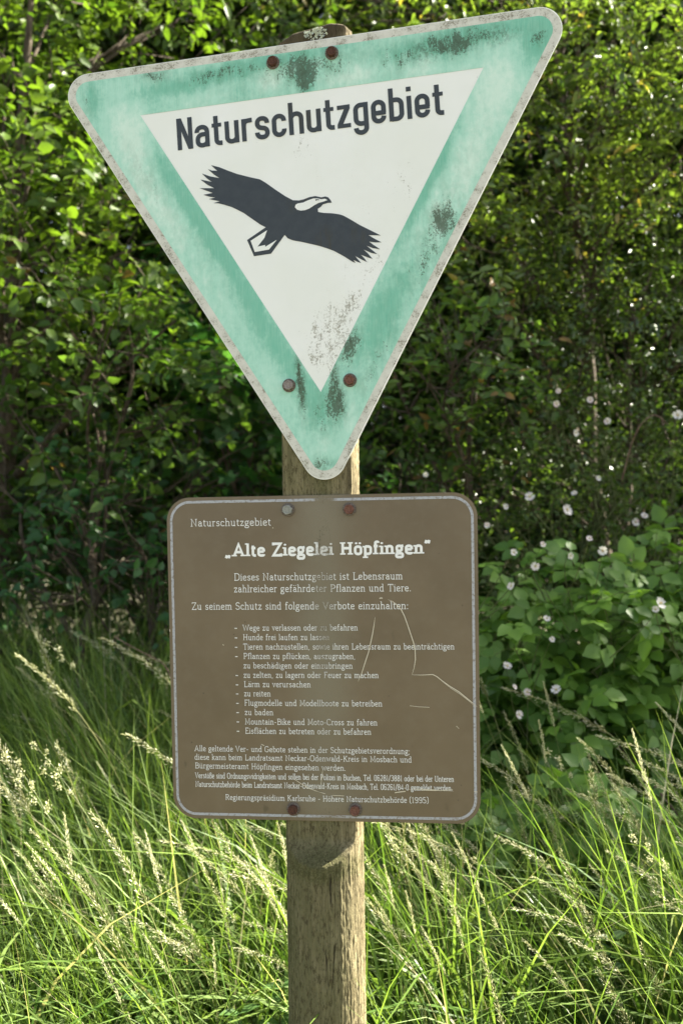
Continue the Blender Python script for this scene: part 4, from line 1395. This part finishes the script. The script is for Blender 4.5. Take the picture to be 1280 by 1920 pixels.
def cane(name, label, pts, r, mat):
    P = np.array([at(*p) for p in pts])
    t = np.linspace(0, 1, 24)
    k = np.linspace(0, 1, len(P))
    Q = np.stack([np.interp(t, k, P[:, i]) for i in range(3)], axis=1)
    for _ in range(6):
        Q[1:-1] = (Q[:-2] + 2 * Q[1:-1] + Q[2:]) / 4
    g = Geo()
    g.tubes(Q[None], np.linspace(r, r * 0.55, 24)[None], 6, 0.5)
    props(g.build(name, mat), label, "cane")


cane("dead_cane", "reddish brown fallen cane slanting through grass at the lower right", [(1330, 1600, 2.9), (1230, 1480, 2.9), (1180, 1420, 3.0), (1130, 1370, 3.1)], 0.005, M_CANE)
cane("arching_cane", "grey dry cane arching over the rose leaves near the right edge", [(1165, 900, 3.5), (1180, 840, 3.45), (1195, 800, 3.4), (1225, 772, 3.4), (1250, 795, 3.4)], 0.0035, M_CANE)
cane("dry_twig", "thin dry brown twig poking from grass left of the brown board", [(330, 1300, 2.9), (312, 1245, 2.9), (260, 1220, 2.9), (213, 1193, 2.9)], 0.0025, M_CANE)


# ------------------------------------------------------------------ grass
M_BLADE = leaf_material("grass_blade", (0.060, 0.120, 0.018), (0.185, 0.265, 0.060), (0.46, 0.42, 0.25), trans=0.48, gloss=0.02, rough=0.5, warm=(1.15, 1.2, 0.6))
M_STALK = leaf_material("grass_stalk", (0.13, 0.17, 0.045), (0.30, 0.29, 0.12), trans=0.25, gloss=0.03)
M_PANICLE = leaf_material("grass_panicle", (0.44, 0.45, 0.24), (0.72, 0.70, 0.48), trans=0.40, gloss=0.04, warm=(1.0, 1.0, 0.75))


def in_post(x, y):
    return (x + 0.03) ** 2 + (y - 0.02) ** 2 < 0.085 ** 2


def build_grass():
    rg = np.random.default_rng(5)
    n = 52000
    y = -0.35 + 4.9 * rg.random(n) ** 0.95
    x = rg.uniform(-1, 1, n) * (0.75 + 0.62 * (y + 1.5))
    keep = ~(((x + 0.03) ** 2 + (y - 0.02) ** 2) < 0.09 ** 2)
    # clumps: density varies over the meadow
    cl = np.array([mnoise.noise((a * 2.2, b_ * 2.2, 0.3)) for a, b_ in zip(x, y)])
    keep &= rg.random(n) < 0.66 + 0.75 * cl
    right_back = (x > 0.35) & (y > 1.35)
    keep &= ~(right_back & (rg.random(n) < 0.86))
    keep &= ~((x > 0.3) & (y > 0.65) & (rg.random(n) < 0.45))
    keep &= ~((y > 2.5) & (rg.random(n) < 0.3))
    x, y, cl = x[keep], y[keep], cl[keep]
    n = len(x)
    h = rg.uniform(0.42, 0.86, n) * (1 + 0.22 * cl)
    h *= np.where(y < 0.0, 0.60, 1.0) * np.where((y >= 0) & (y < 0.35), 0.85, 1.0)
    h *= np.where((x > 0.3) & (y > 0.6), 0.8, 1.0) * np.where((x < 0.2) & (y > 1.0), 1.0 + np.clip(y - 1.0, 0, 1.2) * 0.28, 1.0)
    straw = rg.random(n) < 0.012
    z0 = np.array([ground_height(a, b_) for a, b_ in zip(x, y)])
    az = rg.normal(math.pi, 1.15, n) + np.where(x < 0, rg.normal(0, 1.1, n), 0)                       # most blades lean to the left
    lean = rg.uniform(0.05, 0.55, n) * h
    broad = rg.random(n) < 0.17
    flop = np.where(broad | (rg.random(n) < 0.24), rg.uniform(0.35, 0.9, n), rg.uniform(0.0, 0.3, n)) * h
    dx, dy = np.cos(az), np.sin(az) * 0.8
    m = 6
    s = np.linspace(0, 1, m)
    off = lean[:, None] * s + flop[:, None] * s ** 3
    flop = np.where(straw, 0.0, flop)
    lean = np.where(straw, h * rg.uniform(0.3, 0.9, n), lean)
    P = np.stack([x[:, None] + dx[:, None] * off, y[:, None] + dy[:, None] * off, z0[:, None] + h[:, None] * (s - 0.0 * s) - (flop[:, None] ** 1.0) * 0.55 * s ** 3], axis=2)
    wd = rg.uniform(0.0019, 0.0045, n) * np.where(broad, 2.3, 1.0) * np.where(straw, 0.55, 1.0)
    prof = np.array([0.75, 1.0, 0.95, 0.75, 0.45, 0.05])
    ta = az + math.pi / 2 + rg.normal(0, 0.9, n)
    tw = np.stack([np.cos(ta), np.sin(ta), np.zeros(n)], axis=1)
    A = P - tw[:, None, :] * (wd[:, None] * prof)[..., None]
    B = P + tw[:, None, :] * (wd[:, None] * prof)[..., None]
    V = np.stack([A, B], axis=2).reshape(n, m * 2, 3)
    F = [(2 * i, 2 * i + 1, 2 * i + 3, 2 * i + 2) for i in range(m - 1)]
    flat, sizes = replicate(m * 2, F, n)
    tint = np.clip(rg.normal(0.45, 0.25, n) + 0.2 * cl, 0, 0.9)
    tint = np.where(straw | ((rg.random(n) < 0.02) & ~broad), 1.0, tint)
    g = Geo()
    g.add(V.reshape(-1, 3), flat, sizes, np.repeat(tint, m * 2))
    props(g.build("meadow_grass", M_BLADE), "tall green meadow grass around the post and along the hedge", "grass", kind="stuff")


build_grass()


def stalk_proto(kind, seed):
    """Flowering stalk of unit height ~1 m along z, leaning to -x. Returns (stem mesh, panicle mesh, tip)."""
    rg = np.random.default_rng(seed)
    lean = rg.uniform(0.04, 0.50)
    nod = rg.uniform(0.02, 0.24) if kind == 0 else rg.uniform(0.0, 0.08)
    m = 16
    s = np.linspace(0, 1, m)
    P = np.stack([-(lean * s ** 1.9 + nod * s ** 5), rg.normal() * 0.06 * s ** 2, s * (1 - 0.10 * lean) - nod * 0.35 * s ** 6], axis=1)
    st = Geo()
    st.tubes(P[None], np.linspace(0.0017, 0.0006, m)[None], 4, rg.uniform(0.2, 0.8))
    # two or three stem leaves
    for k in range(rg.integers(1, 4)):
        i = rg.uniform(0.25, 0.62)
        p = np.array([np.interp(i, s, P[:, c]) for c in range(3)])
        a = rg.uniform(0, 6.28)
        l = rg.uniform(0.16, 0.30)
        q = np.linspace(0, 1, 6)
        C_ = p + np.stack([np.cos(a) * l * q * 0.7, np.sin(a) * l * q * 0.7, l * (q * 0.85 - 0.75 * q ** 2.5)], axis=1)
        w = 0.0026 * np.array([0.8, 1, .95, .8, .5, .05])
        tv = np.array([-math.sin(a), math.cos(a), 0])
        V = np.stack([C_ - tv * w[:, None], C_ + tv * w[:, None]], axis=1).reshape(-1, 3)
        st.add(V, [v for j in range(5) for v in (2 * j, 2 * j + 1, 2 * j + 3, 2 * j + 2)], [4] * 5, 0.1)
    pn = Geo()
    L0 = {0: rg.uniform(0.74, 0.85), 1: rg.uniform(0.83, 0.90), 2: 0.90}[kind]
    ripe = rg.uniform(0.15, 0.75)
    loose = rg.uniform(0.45, 1.35)
    pos, ax, nm, ln = [], [], [], []
    ratio = {0: 0.17, 1: 0.20, 2: 0.62}[kind]
    n = {0: 150, 1: 170, 2: 110}[kind]
    for k in range(n):
        t = L0 + (1 - L0) * ((k + rg.random()) / n)
        p = np.array([np.interp(t, s, P[:, c]) for c in range(3)])
        tg = np.array([np.interp(min(1, t + 0.03), s, P[:, c]) for c in range(3)]) - np.array([np.interp(t - 0.03, s, P[:, c]) for c in range(3)])
        tg = unit(tg)
        rad = unit(np.cross(tg, rg.normal(size=3)))
        if kind == 0:
            f = (1 - t) / (1 - L0)
            br = rg.uniform(0.004, 0.030) * (0.35 + 0.9 * f) * loose
            e = p + tg * br * 0.75 + rad * br * 0.55 + np.array([0, 0, -0.15 * br])
            st.tubes(np.stack([p, (p + e) / 2, e])[None], np.array([[.0004, .0003, .0003]]), 3, 0.6)
            pos.append(e)
            ax.append(tg * 0.85 + rad * 0.38 + np.array([0, 0, -0.12]))
            ln.append(rg.uniform(0.007, 0.0115))
        elif kind == 1:
            f = math.sin(math.pi * min(1, (t - L0) / (1 - L0) * 0.85 + 0.15))
            e = p + rad * 0.0045 * f * rg.random()
            pos.append(e)
            ax.append(tg * 0.9 + rad * 0.35)
            ln.append(rg.uniform(0.006, 0.010))
        else:
            c = int(rg.integers(0, 4))
            e0 = P[-1] - unit(P[-1] - P[-4]) * (0.012 + 0.030 * c) + (np.array([0.014, 0, 0.006]) * (c % 2) * 1.0)
            e = e0 + rg.normal(size=3) * np.array([.0045, .0045, .006])
            pos.append(e)
            ax.append(rg.normal(size=3) + tg)
            ln.append(rg.uniform(0.005, 0.008))
        nm.append(rg.normal(size=3))
    ln = np.array(ln)
    add_leaves(pn, np.array(pos), np.array(ax), np.array(nm), ln, ln * ratio * 1.15, DIA_T, DIA_F, np.clip(rg.normal(ripe, 0.2, len(ln)), 0, 0.9))
    a = st.build("stem", M_STALK)
    b_ = pn.build("panicle", M_PANICLE)
    return a, b_, P[-1]


PROTO = [(k, *stalk_proto(k, 700 + i)) for i, k in enumerate((0, 0, 0, 0, 0, 1, 1, 1, 2, 2, 0, 0, 0, 1))]
ROOTS = []
CLASSES = {
    0: ("flowering_grass", "pale oat grass stalk with a loose feathery panicle leaning left in the meadow", "oat grass stalks flowering in the meadow"),
    1: ("flowering_grass", "meadow grass stalk ending in a slim dense pale spike", "slim grass spikes in the meadow"),
    2: ("cocksfoot_grass", "cocksfoot grass stalk with clubbed seed heads", "cocksfoot stalks in the meadow"),
}
USED = set()


def place_stalk(pi, tip, turn, label=None):
    """Stand a stalk so that its tip is at the given point, its foot on the ground."""
    kind, a, b_, ptip = PROTO[pi]
    z0 = 0.0
    sc = (tip[2] - z0) / ptip[2]
    c, s_ = math.cos(turn), math.sin(turn)
    ox, oy = (ptip[0] * c - ptip[1] * s_) * sc, (ptip[0] * s_ + ptip[1] * c) * sc
    x, y = tip[0] - ox, tip[1] - oy
    if in_post(x, y) or in_post(tip[0], tip[1]):
        return
    name, lab, grp = CLASSES[kind]
    r = empty(name, (x, y, ground_height(x, y)))
    r.rotation_euler = (0, 0, turn)
    r.scale = (sc, sc, sc)
    props(r, label or lab, "grass stalk", None if label else grp, "thing")
    for src in (a, b_):
        if pi not in USED:
            o = src
        else:
            o = src.copy()
            COL.objects.link(o)
        o.parent = r
    USED.add(pi)


rg = np.random.default_rng(77)
# the stalks that stand out in the photograph
place_stalk(0, at(172, 1530, 1.62), 0.15, "long oat grass stalk with nodding head low left of the brown board's corner")
for i, (px, py, d, pi) in enumerate([
    (300, 1590, 1.9, 1), (340, 1545, 1.95, 5), (385, 1640, 1.8, 2), (470, 1580, 1.85, 5), (520, 1555, 1.8, 6), (430, 1660, 1.7, 1), (225, 1720, 1.7, 3), (280, 1700, 1.8, 7), (450, 1750, 1.65, 0),
    (10, 1405, 2.0, 8), (60, 1390, 2.1, 9), (78, 1440, 2.0, 8), (30, 1460, 1.9, 9), (85, 1200, 2.7, 8), (120, 1520, 1.9, 6), (480, 1640, 1.75, 7), (250, 1560, 2.1, 6), (180, 1780, 1.6, 5),
    (690, 1560, 1.95, 1), (745, 1570, 2.0, 2), (770, 1580, 2.0, 5), (800, 1590, 2.1, 0), (720, 1640, 1.8, 6), (825, 1560, 2.2, 3), (880, 1430, 2.3, 3), (1120, 1395, 2.2, 1), (1100, 1430, 2.25, 2), (1160, 1420, 2.3, 0),
    (1200, 1440, 2.3, 4), (1060, 1495, 2.2, 3), (1250, 1480, 2.2, 1), (930, 1590, 2.0, 4), (1000, 1670, 1.9, 3), (1090, 1720, 1.8, 2), (960, 1730, 1.75, 1), (890, 1680, 1.8, 5), (850, 1720, 1.75, 6), (1230, 1715, 1.9, 4),
    (1180, 1590, 2.1, 2), (1130, 1560, 2.1, 0), (1270, 1600, 2.0, 3), (790, 1760, 1.7, 5), (1050, 1780, 1.7, 4), (900, 1810, 1.6, 2), (1010, 1520, 2.2, 2), (960, 1500, 2.2, 4), (1140, 1470, 2.2, 3), (710, 1545, 1.9, 10), (735, 1600, 1.85, 11), (780, 1550, 2.0, 12), (815, 1640, 1.8, 10), (760, 1690, 1.75, 6), (700, 1700, 1.75, 13),
    (1085, 1405, 2.15, 11), (1105, 1460, 2.1, 10), (1150, 1500, 2.1, 12), (1215, 1530, 2.1, 11), (1175, 1460, 2.15, 3), (1240, 1640, 1.95, 12), (1050, 1620, 1.9, 10), (980, 1790, 1.65, 11), (1120, 1850, 1.65, 12), (1200, 1800, 1.7, 10),
    (510, 1600, 1.9, 10), (405, 1560, 1.95, 12), (355, 1600, 1.85, 11), (440, 1620, 1.8, 7), (320, 1680, 1.75, 10), (500, 1690, 1.7, 5), (270, 1760, 1.65, 13), (150, 1650, 1.75, 12), (60, 1560, 1.8, 11),
]):
    place_stalk(pi, at(px, py, d), rg.normal(0.1, 0.35))
# many more scattered through the meadow
for k in range(190):
    d = 1.65 + 2.1 * rg.random() ** 0.9
    px = rg.uniform(-160, 1420)
    y = d - 1.5
    x = (px - 640) / FPX * d
    if x > 0.35 and d > 2.7:
        continue
    if d > 2.4 and rg.random() < 0.5:
        continue
    hgt = rg.uniform(0.62, 1.0) if d > 2.3 else rg.uniform(0.52, 0.86)
    if d < 1.9:
        hgt *= 0.86
    kind = rg.choice([0, 1, 2, 3, 4, 5, 6, 7, 8, 9, 10, 11, 12, 13], p=[.08, .09, .09, .09, .09, .08, .08, .08, .03, .03, .07, .07, .06, .06])
    place_stalk(int(kind), np.array([x, y, hgt]), rg.normal(0.0, 0.5))
for pi, (k, a, b_, t) in enumerate(PROTO):
    if pi not in USED:
        bpy.data.objects.remove(a)
        bpy.data.objects.remove(b_)


# nettle at the foot of the frame, left of the post
def nettle(foot, h, label, seed):
    rg = np.random.default_rng(seed)
    root = empty("nettle", foot)
    props(root, label, "nettle")
    g, w = Geo(), Geo()
    foot = np.array(foot, float)
    s = np.linspace(0, 1, 8)[:, None]
    P = foot + np.array([0.03, 0, h]) * s
    w.tubes(P[None], np.linspace(0.003, 0.0015, 8)[None], 5, 0.5)
    pos, ax, nm, ln = [], [], [], []
    for k in range(9):
        t = 0.35 + 0.65 * k / 8
        p = foot + np.array([0.03, 0, h]) * t
        for q in range(2):
            a = k * math.pi / 2 + q * math.pi + 0.4
            d = np.array([math.cos(a), math.sin(a), 0.25])
            pos.append(p)
            ax.append(d)
            nm.append(np.array([0, -0.3, 1.0]) + rg.normal(size=3) * 0.15)
            ln.append(0.075 * (1.15 - 0.6 * t))
    ln = np.array(ln)
    add_leaves(g, np.array(pos), np.array(ax), np.array(nm), ln, ln * 0.55, LEAF_T, LEAF_F, rg.uniform(0.2, 0.8, len(ln)))
    inv = Matrix.Translation(-Vector(foot))
    for o in (g.build("foliage", M_LEAF_NETTLE, root), w.build("stem", M_GREENSTEM, root)):
        o.matrix_parent_inverse = inv


for q, (px, py, d, lab) in enumerate(((905, 1560, 2.25, "nettle shoot among grass right of the brown board's lower corner"), (1120, 1760, 1.95, "nettle shoot in the sunlit grass at the lower right"), (235, 1870, 1.75, "nettle shoot deep in grass at the lower left"))):
    p = at(px, py, d)
    nettle((p[0], p[1], 0.0), p[2], lab, 10 + q)
p = at(500, 1850, 1.75)
nettle((p[0], p[1], 0.0), p[2], "nettle with toothed leaves low beside the left of the post", 1)
p = at(420, 1900, 1.7)
nettle((p[0], p[1], 0.0), p[2], "shorter nettle left of the other nettle near the picture's foot", 2)
